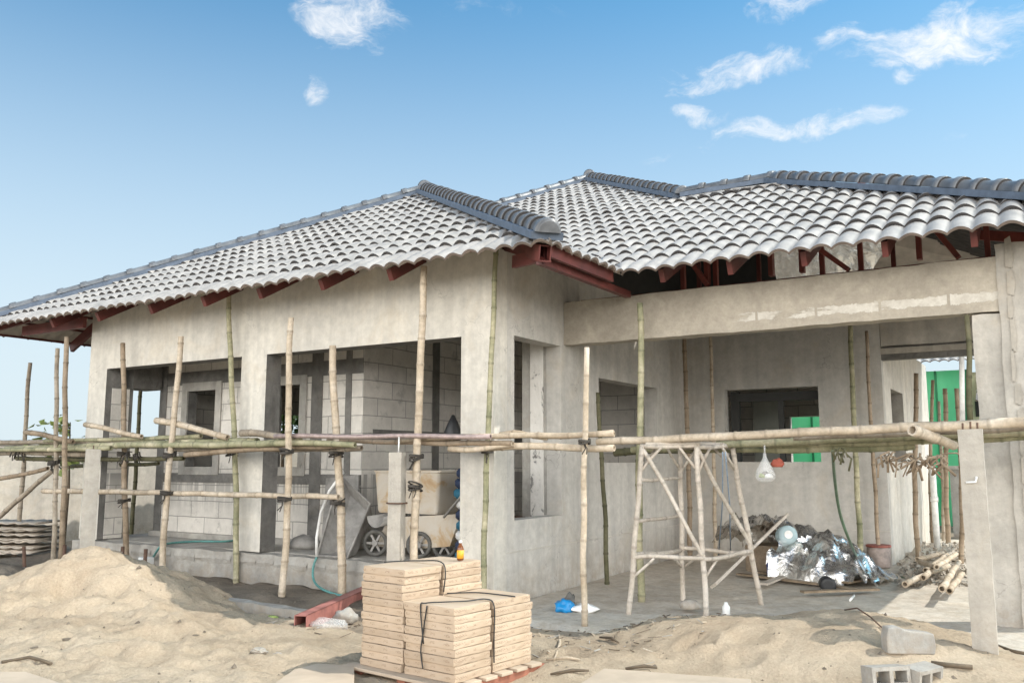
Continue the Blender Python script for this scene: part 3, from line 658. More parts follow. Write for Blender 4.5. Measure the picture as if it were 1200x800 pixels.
vp(996,378,1010,665,.044,'bam_green','dark green bamboo prop leaning between the foil heap and the bucket',y=5.0,group=GC)
p=at(1030,645,y=5.3); 
vp(1017,388,1029,640,.032,'bam_brown','thin brown bamboo stick standing in the cement bucket',y=5.28,group=GC)
vp(1072,437,1077,668,.044,'bam_brown','brown bamboo pole in front of the sunlit pale passage wall',group=GC,y=6.6)
GP='poles standing in the sunlit passage'
vp(1092,445,1094,650,.036,'bam_brown','slim bamboo pole beside the white pipe at the far passage end',y=8.6,group=GP)
vp(1106,455,1112,640,.05,'bam_brown','thick brown bamboo pole in front of the green net, right of the white pipe',y=9.2,group=GP)
vp(1101,470,1105,640,.032,'bam_grey','thin grey bamboo pole in front of the green net',y=9.6,group=GP)
vp(1121,455,1126,650,.04,'bam_brown','brown bamboo pole half hidden by the short concrete post',y=6.2,group=GP)
pole(at(1137,505,y=1.3),at(1133,369,y=1.3),.03,'bam_dark','dark green bamboo prop under the car port beam above the short concrete post',group=GC)

GH='horizontal scaffold poles tied along the front'
def hp(x0,y0,x1,y1,r,m,label,y=-.5,y2=None,group=GH,bend=.015,name='bamboo_pole',taper=.88,cat='bamboo pole'):
    return pole(at(x0,y0,y=y),at(x1,y1,y=y if y2 is None else y2),r,m,label,group=group,bend=bend,name=name,taper=taper,cat=cat)
hp(302,517,8,525,.055,'bam_green','thick green horizontal bamboo crossing in front of the left porch opening',y=-.38)
hp(352,517,150,522,.05,'bam_green','yellow green horizontal bamboo on the outer side of the left bundle',y=-.50)
hp(-20,519,176,517,.042,'bam_grey','grey horizontal bamboo at the back of the left bundle, running out of the picture',y=-.26)
hp(30,506,86,517,.045,'bam_brown','short brown bamboo resting slanted across the two paired uprights',y=-.50)
hp(100,497,166,511,.042,'bam_tan','short tan bamboo slanting down across the left corner pillar',y=-.4)
hp(183,493,268,511,.05,'bam_tan','tan bamboo slanting down across the small porch window',y=-.42)
hp(-20,531,115,531,.055,'bam_grey','weathered lower bamboo of the left bundle behind the short concrete post',y=-.3)
hp(20,537,215,537,.04,'bam_dark','dark thin bamboo hanging below the left bundle',y=-.22)
hp(84,546,186,543,.035,'bam_dark','dark horizontal bamboo seen low through the porch end gap',y=.3)
hp(217,533,416,520,.04,'bam_brown','brown lower bamboo with knots below the yellow green one',y=-.44)
hp(282,507,330,510,.05,'bam_grey','stubby grey bamboo with an open end in front of the middle pillar',y=-.46)
hp(318,519,416,521,.042,'bam_green','short green bamboo ending beside the thick tan upright',y=-.52)
hp(50,575,397,581,.042,'bam_tan','lower single rail of tan bamboo tied across both porch openings',y=-.42,bend=.01)
mb=MB(); a,b=at(322,511,y=-.58),at(575,511,y=-.40); mb.tube([a.lerp(b,i/12)+V((0,0,.006*math.sin(i))) for i in range(13)],.027,8,0,True,True)
tag(mb.build('steel_pipe',simple('pinkish_rusty_pipe',(.36,.28,.26),.5,.3,.3,20)),'straight pinkish steel pipe lying across the right porch opening','steel pipe')
hp(467,515,720,508,.036,'bam_tan','tan bamboo running from the narrow concrete post to the pale straight upright',y=-.34,y2=-.22)
hp(526,526,601,521,.036,'bam_tan','short lower tan bamboo stub in front of the house corner',y=-.30)
hp(586,509,642,511,.03,'bam_tan','split flat bamboo piece lying on top of the bundle at the house corner',y=-.18)
hp(572,524,720,523,.042,'bam_tan','yellowish bamboo tied at the pale straight upright, lower of the pair',y=-.24)
hp(633,511,719,507,.03,'bam_tan','thin pale bamboo with a square cut end above the yellowish one',y=-.16)
GR='long horizontal bamboos across the car port'
hp(1230,494,700,517,.052,'bam_tan','longest pale bamboo across the car port, uppermost of the long bundle',y=.62,group=GR,bend=.01)
hp(1230,505,840,520,.05,'bam_green','green bamboo across the car port just below the longest pale one',y=1.1,group=GR,bend=.01)
hp(1072,522,740,528,.05,'bam_green','darker green bamboo at the bottom of the car port bundle',y=1.25,group=GR,bend=.01)
hp(1240,509,900,522,.045,'bam_green','olive bamboo running behind the short concrete post',y=1.2,group=GR,bend=.01)
hp(720,530,850,524,.05,'bam_dark','mossy dark bamboo behind the trestle top',y=1.3,group=GR,bend=.01)
pole(at(1069,503,y=.42),at(1118,522,y=.95),.06,'bam_tan','short thick bamboo offcut lashed across the car port bundle with its open end forward',group=GR,bend=.0)
hp(424,525,196,528,.036,'bam_grey','grey split bamboo along the underside of the middle bundle',y=-.36)
hp(236,511,52,517,.036,'bam_green','slim olive bamboo on top of the left bundle',y=-.30)
hp(600,519,384,516,.034,'bam_brown','slim brown bamboo just under the pinkish steel pipe',y=-.3)
hp(130,525,-20,528,.04,'bam_green','olive bamboo low in the left bundle with a frayed end',y=-.44)
hp(1240,499,930,513,.036,'bam_grey','thin grey bamboo wedged between the long car port poles',y=.9,group=GR,bend=.01)
# braces on the left
hp(-25,627,62,550,.045,'bam_grey','diagonal grey bamboo brace rising to the paired uprights at the left edge',y=-.30)
hp(-10,562,56,549,.04,'bam_brown','upper slanting brown bamboo at the left edge above the diagonal brace',y=-.2)
# dangling lashing ends under the bundle
def tie_bundle(px,py,y,label,n=14,m='rope',seed=1,s=.1):
    rnd=random.Random(seed); c=at(px,py,y=y); mb=MB()
    for i in range(n):
        a=c+V((rnd.uniform(-s,s),rnd.uniform(-.05,.05),rnd.uniform(-.03,.05))); e=a+V((rnd.uniform(-s,s),rnd.uniform(-.06,.04),-rnd.uniform(.03,.16)))
        mb.tube([a,a.lerp(e,.4)+V((rnd.uniform(-.05,.05),-.02,.02)),e],rnd.uniform(.006,.012),5)
    tag(mb.build('fibre_tie',M[m]),label,'rope tie')
tie_bundle(22,530,-.38,'dark tangle of fibre ties at the left end of the bundle',12,'rope',1)
tie_bundle(62,545,-.42,'dark fibre tie knotted at the paired uprights',10,'rope',2,.07)
tie_bundle(155,533,-.30,'dark fibre tie hanging at the left corner pillar',14,'rope',3)
tie_bundle(1085,538,.6,'ragged brown fibre ties hanging below the thick bamboo offcut',34,'bam_brown',4,.16)
tie_bundle(1040,535,.66,'small ragged tie under the bundle above the bucket',10,'bam_brown',5,.07)
tie_bundle(984,530,.6,'small dark tie below the bundle beside the green hose',9,'bam_dark',6,.06)

# ================================================================== FENCE POSTS
def fence_post(name,cx,cy,w,d,z0,z1,rot,label,hooks,rods,footing=None):
    o=thing(name,(cx,cy,0),label,'concrete post','short precast concrete posts')
    mb=MB(); mb.rbox(-w/2,w/2,-d/2,d/2,z0,z1,.0028,.045,6.); mb.xform(Matrix.Translation((cx,cy,0))@Matrix.Rotation(rot,4,'Z')); mb.build('shaft',M['post'],o)
    for dx,dy,h in rods:
        mb=MB(); mb.tube([(cx+dx,cy+dy,z1-.02),(cx+dx+.003,cy+dy,z1+h)],.008,6); mb.build('tie_rod',M['pvc'] if h>.06 else M['rusty'],o)
    for z,l in hooks:
        mb=MB(); y=cy-d/2-.006; mb.tube([(cx-l,y,z),(cx+.02,y-.008,z+.005),(cx+.028,y-.01,z+.045)],.009,6); mb.build('wire_hook',M['white'],o)
    if footing:
        mb=MB(); x0,x1,y0,y1,h=footing; mb.box(x0,x1,y0,y1,-.1,h); mb.build('footing',M['concrete_grey'],o,.02)
    return o
fence_post('concrete_post',4.465,-.33,.165,.15,-.1,1.74,R(2),'concrete post on a footing at the right edge, before the tall column',[(1.35,.045)],[(-.05,0,.05),(0,.03,.06),(.05,-.02,.05)],(4.38,4.95,-.55,-.1,.03))
fence_post('concrete_post',-.84,-.55,.145,.13,-.1,1.6,R(14),'narrow concrete post behind the cartons with a rod on top',[],[(.01,0,.16)])
o=bpy.data.objects['concrete_post.001']; mb=MB()
mb.tube([V((-.84,-.55,1.08))+V((.11*math.cos(a)*1.0,.1*math.sin(a),.0)) for a in [i*math.pi/8 for i in range(17)]],.008,5); mb.build('wire_band',M['rusty'],o)
fence_post('concrete_post',-5.2,-1.15,.19,.17,-.1,1.655,R(-32),'concrete post rising behind the sand pile at the left house corner',[],[(0,0,.05)])

# ================================================================== SAND PILES
def pile(name,fn,x0,x1,y0,y1,n,label,cat,m='sand'):
    mb=MB(); nx=int((x1-x0)/n); ny=int((y1-y0)/n); vs=[]
    for j in range(ny+1):
        for i in range(nx+1):
            x=x0+(x1-x0)*i/nx; y=y0+(y1-y0)*j/ny; vs.append((x,y,fn(x,y)))
    mb.add(vs,[(j*(nx+1)+i,j*(nx+1)+i+1,(j+1)*(nx+1)+i+1,(j+1)*(nx+1)+i) for j in range(ny) for i in range(nx)],0,True)
    o=mb.build(name,M[m]); tag(o,label,cat); return o
_rd=random.Random(55); DENTS=[(_rd.uniform(-5.5,5.2),_rd.uniform(-4.6,.2),_rd.uniform(.05,.15),_rd.uniform(.015,.055)) for _ in range(260)]
DG={}
for _d in DENTS:
    for _i in (-1,0,1):
        for _j in (-1,0,1): DG.setdefault((math.floor(_d[0]*2)+_i,math.floor(_d[1]*2)+_j),[]).append(_d)
def dents(x,y):
    h=0
    for a,b,w_,k in DG.get((math.floor(x*2),math.floor(y*2)),()):
        q=((x-a)**2+(y-b)**2)/(w_*w_)
        if q<6: h+=k*(-math.exp(-q)+.45*math.exp(-(q-1.8)**2*1.2))
    return h
def pileL(x,y):
    dx=x+3.35; d=math.hypot(dx/(1.75 if dx>0 else 1.9),(y+2.3)/1.5); h=.70*max(0,1-d)**.95
    d2=math.hypot((x+1.7)/2.0,(y+2.75)/1.3); h=max(h,.24*max(0,1-d2)**.9)
    d4=math.hypot((x+2.75)/.95,(y+2.35)/.85); h=max(h,.46*max(0,1-d4)**.75)
    d5=math.hypot((x+2.3)/3.9,(y+3.4)/2.2); h=max(h,.2*max(0,1-d5)**.7)
    e=min(1,h/.12)
    h+=e*(.060*fb(x,y,1.5,4,21)+.050*fb(x,y,4.5,5,22)+.030*abs(fb(x,y,11,4,23))+.018*abs(fb(x,y,22,2,24)))
    hol=math.exp(-((x+2.95)**2/.04+(y+2.75)**2/.05)); h-=.17*hol
    gul=math.exp(-((x+2.75-.3*(y+2.6))**2/.03))*max(0,1-abs(y+3.0)/.7); h-=.06*gul
    return h-.035+e*dents(x,y)
pile('sand_pile',pileL,-6.0,1.2,-6.0,-.85,.032,'tall heap of pale building sand with a hollow, in front of the left porch','sand pile')
def pileR(x,y):
    d=math.hypot((x-3.25)/1.95,(y+.55)/1.15); h=.30*max(0,1-d*d)**1.1 if d<1 else 0
    d2=math.hypot((x-2.0)/1.5,(y+1.6)/1.0); h=max(h,.12*max(0,1-d2)**.8)
    d3=math.hypot((x-3.55)/1.3,(y-.05)/.85); h=max(h,.30*max(0,1-d3*d3)) if d3<1 else h
    e=min(1,h/.1); h+=e*(.030*fb(x,y,1.4,4,31)+.026*fb(x,y,4,5,32)+.018*abs(fb(x,y,12,4,33)))
    return h-.03+e*dents(x,y)
pile('sand_pile',pileR,.4,5.6,-3.0,1.3,.035,'low smooth mound of pinkish sand in front of the trestle and car port','sand pile')
# soil heap at far left
def pileS(x,y):
    d=math.hypot((x+7.3)/1.7,(y+1.2)/.75); h=.22*max(0,1-d); e=min(1,h/.08)
    return h+e*(.05*fb(x,y,2.5,5,41)+.03*abs(fb(x,y,7,4,42)))-.03
pile('soil_heap',pileS,-9.2,-5.4,-2.2,-.2,.05,'low heap of dark turned soil left of the tall sand heap','soil heap','soil')

# ================================================================== CARTONS ON A PALLET
NC=V((1.60,-2.93,0)); e1=V((-.993,.12,0)); e2=V((.12,.993,0)); RZ=math.atan2(e2.y,e2.x)-math.pi/2
PZ=.0825
ordn=['topmost','second from the top','third from the top','fourth from the top','fifth from the top','sixth from the top','seventh from the top','eighth from the top','ninth from the top','tenth from the top','eleventh from the top','twelfth from the top','lowest but one','lowest']
stacks={'front':(0,0,.46,.37,9),'right':(0,.40,.46,.42,9),'left':(.475,0,.42,.37,13),'back':(.475,.40,.42,.42,13)}
names={'front':'of the short front stack','right':'of the short rear stack','left':'of the tall left stack','back':'of the tall stack under the bottle'}
TH=.0525; random.seed(11)
for k,(u0,v0,w,dd,n) in stacks.items():
    for i in range(n):
        ju,jv,jr=random.uniform(-.008,.008),random.uniform(-.009,.009),random.uniform(-.016,.016)
        th=TH-.002; c=NC+e1*(u0+w/2+ju)+e2*(v0+dd/2+jv); z=PZ+i*TH
        mb=MB(); hw,hd=w/2-.002,dd/2-.002
        # slightly bulged cardboard box
        nseg=6; ring=[]
        for q in range(nseg+1): ring.append((-hw+2*hw*q/nseg,-hd))
        for q in range(1,nseg+1): ring.append((hw,-hd+2*hd*q/nseg))
        for q in range(1,nseg+1): ring.append((hw-2*hw*q/nseg,hd))
        for q in range(1,nseg): ring.append((-hw,hd-2*hd*q/nseg))
        rn=len(ring); vs=[]
        for lz,ins in ((.0,.0015),(.003,0),(th*.5,-.001),(th-.003,0),(th,.0015)):
            for (a,b) in ring:
                s_=1-ins/max(hw,hd); vs.append((a*s_+random.uniform(-.0022,.0022),b*s_+random.uniform(-.0022,.0022),lz+(random.uniform(-.003,.001) if lz>.03 else 0)))
        fs=[(r*rn+q,r*rn+(q+1)%rn,(r+1)*rn+(q+1)%rn,(r+1)*rn+q) for r in range(4) for q in range(rn)]
        fs+=[tuple(range(rn))[::-1],tuple(4*rn+q for q in range(rn))]
        mb.add(vs,fs); mb.xform(Matrix.Rotation(RZ+jr,4,'Z'))
        o=mb.build('carton',M['carton'],None,0,(0,0,0)); o.location=(c.x,c.y,z); o['_o']=(c.x,c.y,z)
        pos='lowest' if i==0 else ordn[n-1-i]
        tag(o,f'flat cardboard carton, {pos} {names[k]}','carton','flat cartons stacked on the pallet')
ZS=PZ+9*TH; ZT=PZ+13*TH
pal=thing('wooden_pallet',tuple(NC),'reddish timber pallet under the stacked cartons','pallet')
for q in range(6):
    mb=MB(); a=NC+e1*(-.06)+e2*(-.02+q*.165); b=NC+e1*(1.0)+e2*(-.02+q*.165); mb.bar(a+V((0,0,.069)),b+V((0,0,.069)),.12,.022); mb.build('deck_board',M['timber'],pal,.004)
for q in (0.0,.46,.9):
    mb=MB(); a=NC+e1*q+e2*(-.03)+V((0,0,.025)); b=NC+e1*q+e2*.93+V((0,0,.025)); mb.bar(a,b,.08,.066); mb.build('bearer',M['pallet'],pal,.004)
# straps
def strap(pts,label):
    pp=[V(p) for p in pts]; out=[]
    for i in range(len(pp)-1):
        for k in range(6):
            t=k/6; a0,a1,a2,a3=pp[max(i-1,0)],pp[i],pp[i+1],pp[min(i+2,len(pp)-1)]; out.append(.5*((2*a1)+(a2-a0)*t+(2*a0-5*a1+4*a2-a3)*t*t+(3*a1-a0-3*a2+a3)*t**3))
    mb=MB(); mb.tube(out+[pp[-1]],.005,5); tag(mb.build('strap',M['strap']),label,'strap','black bands on the cartons')
P=lambda u,v,z: tuple(NC+e1*u+e2*v+V((0,0,z)))
strap([P(.02,-.012,.2),P(.05,-.012,.3),P(.22,-.012,.10+.03),P(.27,-.01,.30),P(.30,-.012,ZS-.02),P(.26,-.005,ZS+.008),P(.17,.1,ZS+.012),P(.10,.25,ZS+.008),P(.05,.37,ZS+.01),P(-.012,.385,ZS-.03),P(-.012,.385,.3),P(-.012,.387,.15)][3:],'black strap over the short front carton stack')
strap([P(.27,-.012,.14),P(.29,-.014,.25),P(.275,-.012,.36),P(.24,-.012,ZS-.005)],'loose black strap hanging down the printed side of the front stack')
strap([P(.46,.42,ZS+.006),P(.3,.55,ZS+.012),P(.1,.6,ZS+.008),P(-.01,.62,ZS+.004)],'black strap lying on the short stack at the right rear')
strap([P(.89,.2,ZT+.006),P(.7,.37,ZT+.014),P(.47,.39,ZT+.006),P(.463,.388,ZS+.02)],'black strap across the tall carton stacks')
# bottle on top
b=NC+e1*.55+e2*.66; bo=thing('amber_bottle',(b.x,b.y,ZT+.003),'small amber bottle with an orange yellow label on the tall back carton stack','bottle')
mb=MB(); mb.lathe((b.x,b.y,ZT+.003),[(.022,0),(.026,.005),(.026,.085),(.018,.105),(.011,.115),(.011,.13)],14); mb.build('glass',M['amber'],bo)
mb=MB(); mb.lathe((b.x,b.y,ZT+.018),[(.0268,0),(.0268,.06)],14); mb.build('paper_label',M['yellow'],bo)
mb=MB(); mb.lathe((b.x,b.y,ZT+.13),[(.013,0),(.013,.018)],12); mb.build('cap',M['white'],bo)

# ================================================================== TRESTLE
A=V((1.31,.40,0)); B=V((2.0,.70,0)); C_=V((2.28,1.60,0)); D=V((1.45,1.5,0))
tA=at(753,523,y=.55); tB=at(817,519,y=.72); tC=at(858,520,y=1.15); tD=at(797,522,y=1.2)
zt=1.655
for q in (tA,tB,tC,tD): q.z=zt
tr=thing('trestle',(1.75,1.05,0),'rough timber trestle with four splayed legs standing in front of the car port','trestle')
TW=M['wood_grey']
def stick(name,a,b,r,seed): 
    mb=bamboo_mb(a,b,r*.82,.012,.95,seed); mb.build(name,TW,tr)
for i,(a,b) in enumerate(((A,tA),(B,tB),(C_,tC),(D,tD))): stick('leg',a+V((0,0,-.03)),b,.034,300+i)
for i,(a,b) in enumerate(((tA,tB),(tB,tC),(tC,tD),(tD,tA))): stick('top_rail',a.lerp(b,-.04),b.lerp(a,-.04),.03,310+i)
mb=MB(); mb.bar(tA.lerp(tD,.1)+V((0,0,.03)),tB.lerp(tC,.1)+V((0,0,.03)),.14,.022); mb.bar(tA.lerp(tD,.75)+V((0,0,.03)),tB.lerp(tC,.75)+V((0,0,.03)),.14,.022); mb.build('top_board',TW,tr)
L_=lambda a,b,f: a.lerp(b,f)
lv=.34
for i,(a,ta,b,tb) in enumerate(((A,tA,B,tB),(B,tB,C_,tC),(C_,tC,D,tD),(D,tD,A,tA))): stick('lower_rail',L_(a,ta,lv),L_(b,tb,lv+.01),.028,320+i)
stick('rung',L_(A,tA,.55),L_(D,tD,.56),.024,330); stick('rung',L_(A,tA,.80),L_(D,tD,.80),.024,331)
stick('diagonal_brace',L_(A,tA,.99),L_(B,tB,.36),.027,332); stick('diagonal_brace',L_(B,tB,.98),L_(C_,tC,.38),.027,333)
for i,(a,ta,b,tb) in enumerate(((A,tA,B,tB),(B,tB,C_,tC),(D,tD,C_,tC),(D,tD,A,tA))):
    stick('knee_brace',L_(a,ta,.84),L_(ta,tb,.35),.018,340+i); stick('knee_brace',L_(b,tb,.84),L_(tb,ta,.35),.018,350+i)
    stick('knee_brace',L_(a,ta,.22),L_(L_(a,ta,lv),L_(b,tb,lv),.3),.018,360+i)

# ================================================================== THINGS ON THE PORCH
# mortar trough leaning on its end
q0,q1,q2,q3=at(372,652,y=.10),at(407,655,y=.10),at(434,590,y=.55),at(399,556,y=.62)
q0.z=q1.z=.40
tg=thing('mortar_trough',tuple(q0),'grey cement coated mortar trough leaning upright behind the thick tan bamboo pole','trough')
nrm=(q1-q0).cross(q3-q0).normalized()
if nrm.y>0: nrm=-nrm
mb=MB(); bk=[p-nrm*.20 for p in (q0,q1,q2,q3)]; cen=sum(bk,V())/4; bk=[cen+(p-cen)*.72 for p in bk]
mb.add([q0,q1,q2,q3]+bk,[(4,5,6,7),(0,1,5,4),(1,2,6,5),(2,3,7,6),(3,0,4,7)]); t_=mb.build('tray',M['metal_grey'],tg)
t_.modifiers.new('thick','SOLIDIFY').thickness=.008
mb=MB(); mb.tube([q0,q1,q2,q3,q0],.016,6); mb.build('rim',M['metal_grey'],tg)
hb=[at(x,y,y=-.12) for x,y in ((371,652),(371,630),(376,600),(386,575),(402,553))]; mb=MB(); mb.tube(hb,.018,7); mb.build('bent_handle',M['pvc'],tg)
# second grey panel behind
mb=MB(); a=at(380,558,y=.85); mb.add([at(376,640,y=.7),at(420,640,y=.7),at(420,556,y=.93),at(382,560,y=.93)],[(0,1,2,3)]); o=mb.build('metal_panel',M['metal_grey']); o.modifiers.new('thick','SOLIDIFY').thickness=.02
tag(o,'flat grey metal panel leaning behind the mortar trough','metal panel')
# mixer cart
mc=thing('cement_mixer_cart',(-1.6,.5,.4),'rust stained cement mixing cart on small spoked wheels behind the concrete post','mixer cart')
def oriented_tank(name,pa,pb,depth,m,parent,taper=.92):
    """box-like tank between two photo corners on plane y, rounded edges"""
    x0,x1=pa.x,pb.x; z0,z1=pb.z,pa.z; y=pa.y; mb=MB(); n=7
    cs=[]
    for (cx,cy) in ((x0+.05,y+.05),(x1-.05,y+.05),(x1-.05,y+depth-.05),(x0+.05,y+depth-.05)): cs.append((cx,cy))
    ring=[]
    for k,(cx,cy) in enumerate(cs):
        for q in range(4):
            an=math.pi+math.pi/2*k+math.pi/2*q/3; ring.append((cx+.05*math.cos(an),cy+.05*math.sin(an)))
    mx,my=(x0+x1)/2,y+depth/2; rn=len(ring); vs=[]
    for z,s in ((z0,taper-.03),(z0+.03,taper),(z1-.03,1),(z1-.02,1.03),(z1,1.03),(z1,.95),(z1-.2,.93)):
        vs+=[(mx+(a-mx)*s,my+(b-my)*s,z) for a,b in ring]
    fs=[(r*rn+q,r*rn+(q+1)%rn,(r+1)*rn+(q+1)%rn,(r+1)*rn+q) for r in range(6) for q in range(rn)]+[tuple(range(rn))[::-1],tuple(6*rn+q for q in range(rn))]
    mb.add(vs,fs); return mb.build(name,m,parent)
ta,tb_=at(438,551,y=.5),at(514,603,y=.5)
oriented_tank('hopper',ta,tb_,.5,M['rust'],mc)
mb=MB(); a=at(455,605,y=.55); b=at(545,600,y=.55); z0=.56
mb.add([at(440,640,y=.55),at(495,642,y=.55),at(527,640,y=.55),at(540,602,y=.55),at(455,606,y=.55)],[(0,1,2,3,4)]); base=len(mb.v)
mb.add([p+V((0,.45,0)) for p in mb.v[:5]],[(4,3,2,1,0)]); mb.f+=[[i,(i+1)%5,(i+1)%5+5,i+5] for i in range(5)]; mb.mi+=[0]*5; mb.sm+=[False]*5
mb.build('body',M['rust'],mc)
mb=MB(); c0=at(440,607,y=.32); c1=at(470,602,y=.6)
n=12; pr=[]
for k,(p,r_) in enumerate(((c0,.13),(c0.lerp(c1,.5),.12),(c1,.1))):
    for q in range(n+1):
        an=math.pi+math.pi*q/n; pr.append(p+V((math.cos(an)*r_,0,math.sin(an)*r_+.02)))
mb.add(pr,[(r_*(n+1)+q,r_*(n+1)+q+1,(r_+1)*(n+1)+q+1,(r_+1)*(n+1)+q) for r_ in range(2) for q in range(n)],0,True); o=mb.build('chute',M['metal_grey'],mc); o.modifiers.new('thick','SOLIDIFY').thickness=.01
def wheel(c,r,parent,tilt=0):
    c=V(c); mb=MB(); rot=Matrix.Rotation(tilt,4,'Z')
    pts=[c+rot@V((math.cos(a)*(r-.022),0,math.sin(a)*(r-.022))) for a in [i*math.pi/12 for i in range(25)]]
    mb.tube(pts,.024,7,0,False); w=mb.build('wheel',M['rubber'],parent)
    mb=MB(); mb.lathe(V((0,0,0)),[(.035,-.04),(.035,.04)],12,0,'y'); 
    for i in range(6):
        a=i*math.pi/3; mb.bar((math.cos(a)*.03,0,math.sin(a)*.03),(math.cos(a)*(r-.03),0,math.sin(a)*(r-.03)),.025,.014,(0,1,0))
    mb.xform(Matrix.Translation(c)@rot); mb.build('spoked_hub',M['metal_grey'],w)
for px,py,y in ((440,636,.42),(491,636,.5),(521,634,.62)):
    c=at(px,py,y=y); c.z=.395+.155; wheel(c,.155,mc,R(20))
mb=MB(); mb.tube([at(520,606,y=.45),at(543,578,y=.4),at(552,560,y=.4)],.014,6); mb.build('handle',M['metal_grey'],mc)
ot=thing('rusty_drum_box',(-1.0,1.1,.4),'orange brown rusty tank standing behind the mixing cart beside the right pier','tank')
oriented_tank('shell',at(512,556,y=1.1),at(560,606,y=1.1),.5,M['rust'],ot)
mb=MB(); p=at(535,640,y=1.3); mb.box(-1.15,-.5,1.15,1.55,.396,.85); mb.build('stand',M['rusty'],ot)
# blue sacks stacked in the room corner
random.seed(5)
for i in range(9):
    mb=MB(); z=.396+i*.115; n=8; x0=-.66+random.uniform(-.02,.02); vs=[]
    for k,(s,h) in enumerate(((.9,0),(1,.03),(1,.08),(.9,.11))):
        for q in range(16):
            an=2*math.pi*q/16; sx=abs(math.cos(an))**.5*math.copysign(1,math.cos(an)); sy=abs(math.sin(an))**.5*math.copysign(1,math.sin(an))
            vs.append((x0+.2*s*sx,.75+.34*s*sy,z+h+.008*math.sin(q*2+i)))
    mb.add(vs,[(r_*16+q,r_*16+(q+1)%16,(r_+1)*16+(q+1)%16,(r_+1)*16+q) for r_ in range(3) for q in range(16)]+[tuple(range(16))[::-1],tuple(48+q for q in range(16))],0,True)
    tag(mb.build('cement_sack',M['white'] if i in (2,5) else (M['sack_teal'] if i%3==0 else M['sack_blue'])),('white' if i in (2,5) else ('teal' if i%3==0 else 'dark blue'))+' sack '+['at the bottom','second from the bottom','third from the bottom','fourth from the bottom','in the middle','fourth from the top','third from the top','second from the top','on the top'][i]+' of the pile inside the narrow side window','sack','sacks piled inside the house')
# black bag hanging at the right pier
mb=MB(); c=at(531,487,y=.7); mb.lathe(c+V((0,0,-.32)),[(.03,0),(.1,.03),(.11,.12),(.06,.24),(.015,.33)],10); tag(mb.build('black_bag',M['black']),'black bag hanging in the shade beside the right pier of the porch','bag')
# grey sack heap near the porch wall
mb=MB(); c=at(357,640,y=.7); c.z=.396; mb.lathe(c,[(.19,0),(.2,.05),(.15,.13),(.05,.18)],12); 
for v in mb.v: v+=V((fb(v.x,v.y,5,3,51)*.04,0,fb(v.x,v.z,6,3,52)*.03))
tag(mb.build('cement_sack',M['metal_grey']),'slumped grey sack on the porch floor left of the mortar trough','sack')
# hoses
def hose(pts,r,m,label,name='hose'):
    mb=MB(); P_=[V(p) for p in pts]; out=[]
    for i in range(len(P_)-1):
        p0,p1,p2,p3=P_[max(i-1,0)],P_[i],P_[i+1],P_[min(i+2,len(P_)-1)]
        for k in range(8):
            t=k/8; out.append(.5*((2*p1)+(-p0+p2)*t+(2*p0-5*p1+4*p2-p3)*t*t+(-p0+3*p1-3*p2+p3)*t**3))
    out.append(P_[-1]); mb.tube(out,r,7); return tag(mb.build(name,M[m]),label,'hose')
hose([at(178,655,y=-.1)]+[at(x,y,z=.41) for x,y in ((188,640),(200,636),(230,634),(262,634),(281,632))],.015,'hose','thin teal hose running along the plinth edge below the small porch window')
hose([at(372,650,y=-.1),at(367,665,y=-.14),at(368,680,y=-.2),at(378,690,y=-.3),at(398,697,y=-.45),at(412,697,y=-.5)],.014,'hose','teal hose looping off the plinth below the mortar trough')
hose([at(976,529,y=.75),at(978,560,y=1.5),at(984,600,y=2.2),at(995,632,y=2.6),at(1005,652,z=.35)]+[at(x,y,z=.07) for x,y in ((1022,668),(1050,675),(1080,680))],.016,'hose_g','green hose hanging from the bundle over the foil heap to the passage floor')
# white bucket-like block by plinth and stakes
mb=MB(); c=at(171,658,y=-.3); mb.box(c.x-.09,c.x+.09,c.y-.06,c.y+.06,c.z-.06,c.z+.06); tag(mb.build('white_block',M['white'],None,.012),'small white plastic block by the plinth behind the sand heap','block')
for (tx,ty,bx,by,y,lb) in ((28,640,29,676,-.9,'thin steel stake in the soil near the corrugated sheets'),(76,638,74,668,-.6,'short dark stake right of the paired bamboo uprights'),(144,640,142,664,-.5,'leaning dark stake in front of the left corner pillar'),(171,643,169,670,-.5,'dark stake beside the small white block')):
    a=at(bx,by,y=y); b=at(tx,ty,y=y); a=a+(a-b)*.6; mb=MB(); mb.tube([a,b],.026,6); tag(mb.build('ground_stake',M['rusty']),lb,'stake','dark stakes driven into the soil')

# ================================================================== FRONT GROUND ITEMS
# kerb beam
mb=MB(); n=30; pts=[]
for i in range(n+1):
    x=-6.9+5.75*i/n; y=-1.02-.45*(i/n)**1.3; w=.055
    dz=.006*math.sin(i*2.1); pts+= [(x,y-w,-.1),(x,y+w,-.1),(x,y+w,.105+dz),(x,y-w,.10-dz)]
mb.add(pts,[(a*4+k,a*4+(k+1)%4,(a+1)*4+(k+1)%4,(a+1)*4+k) for a in range(n) for k in range(4)]+[(0,1,2,3),(n*4+3,n*4+2,n*4+1,n*4)])
tag(mb.build('kerb_beam',M['concrete_grey']),'long low concrete kerb beam in front of the porch plinth','kerb')
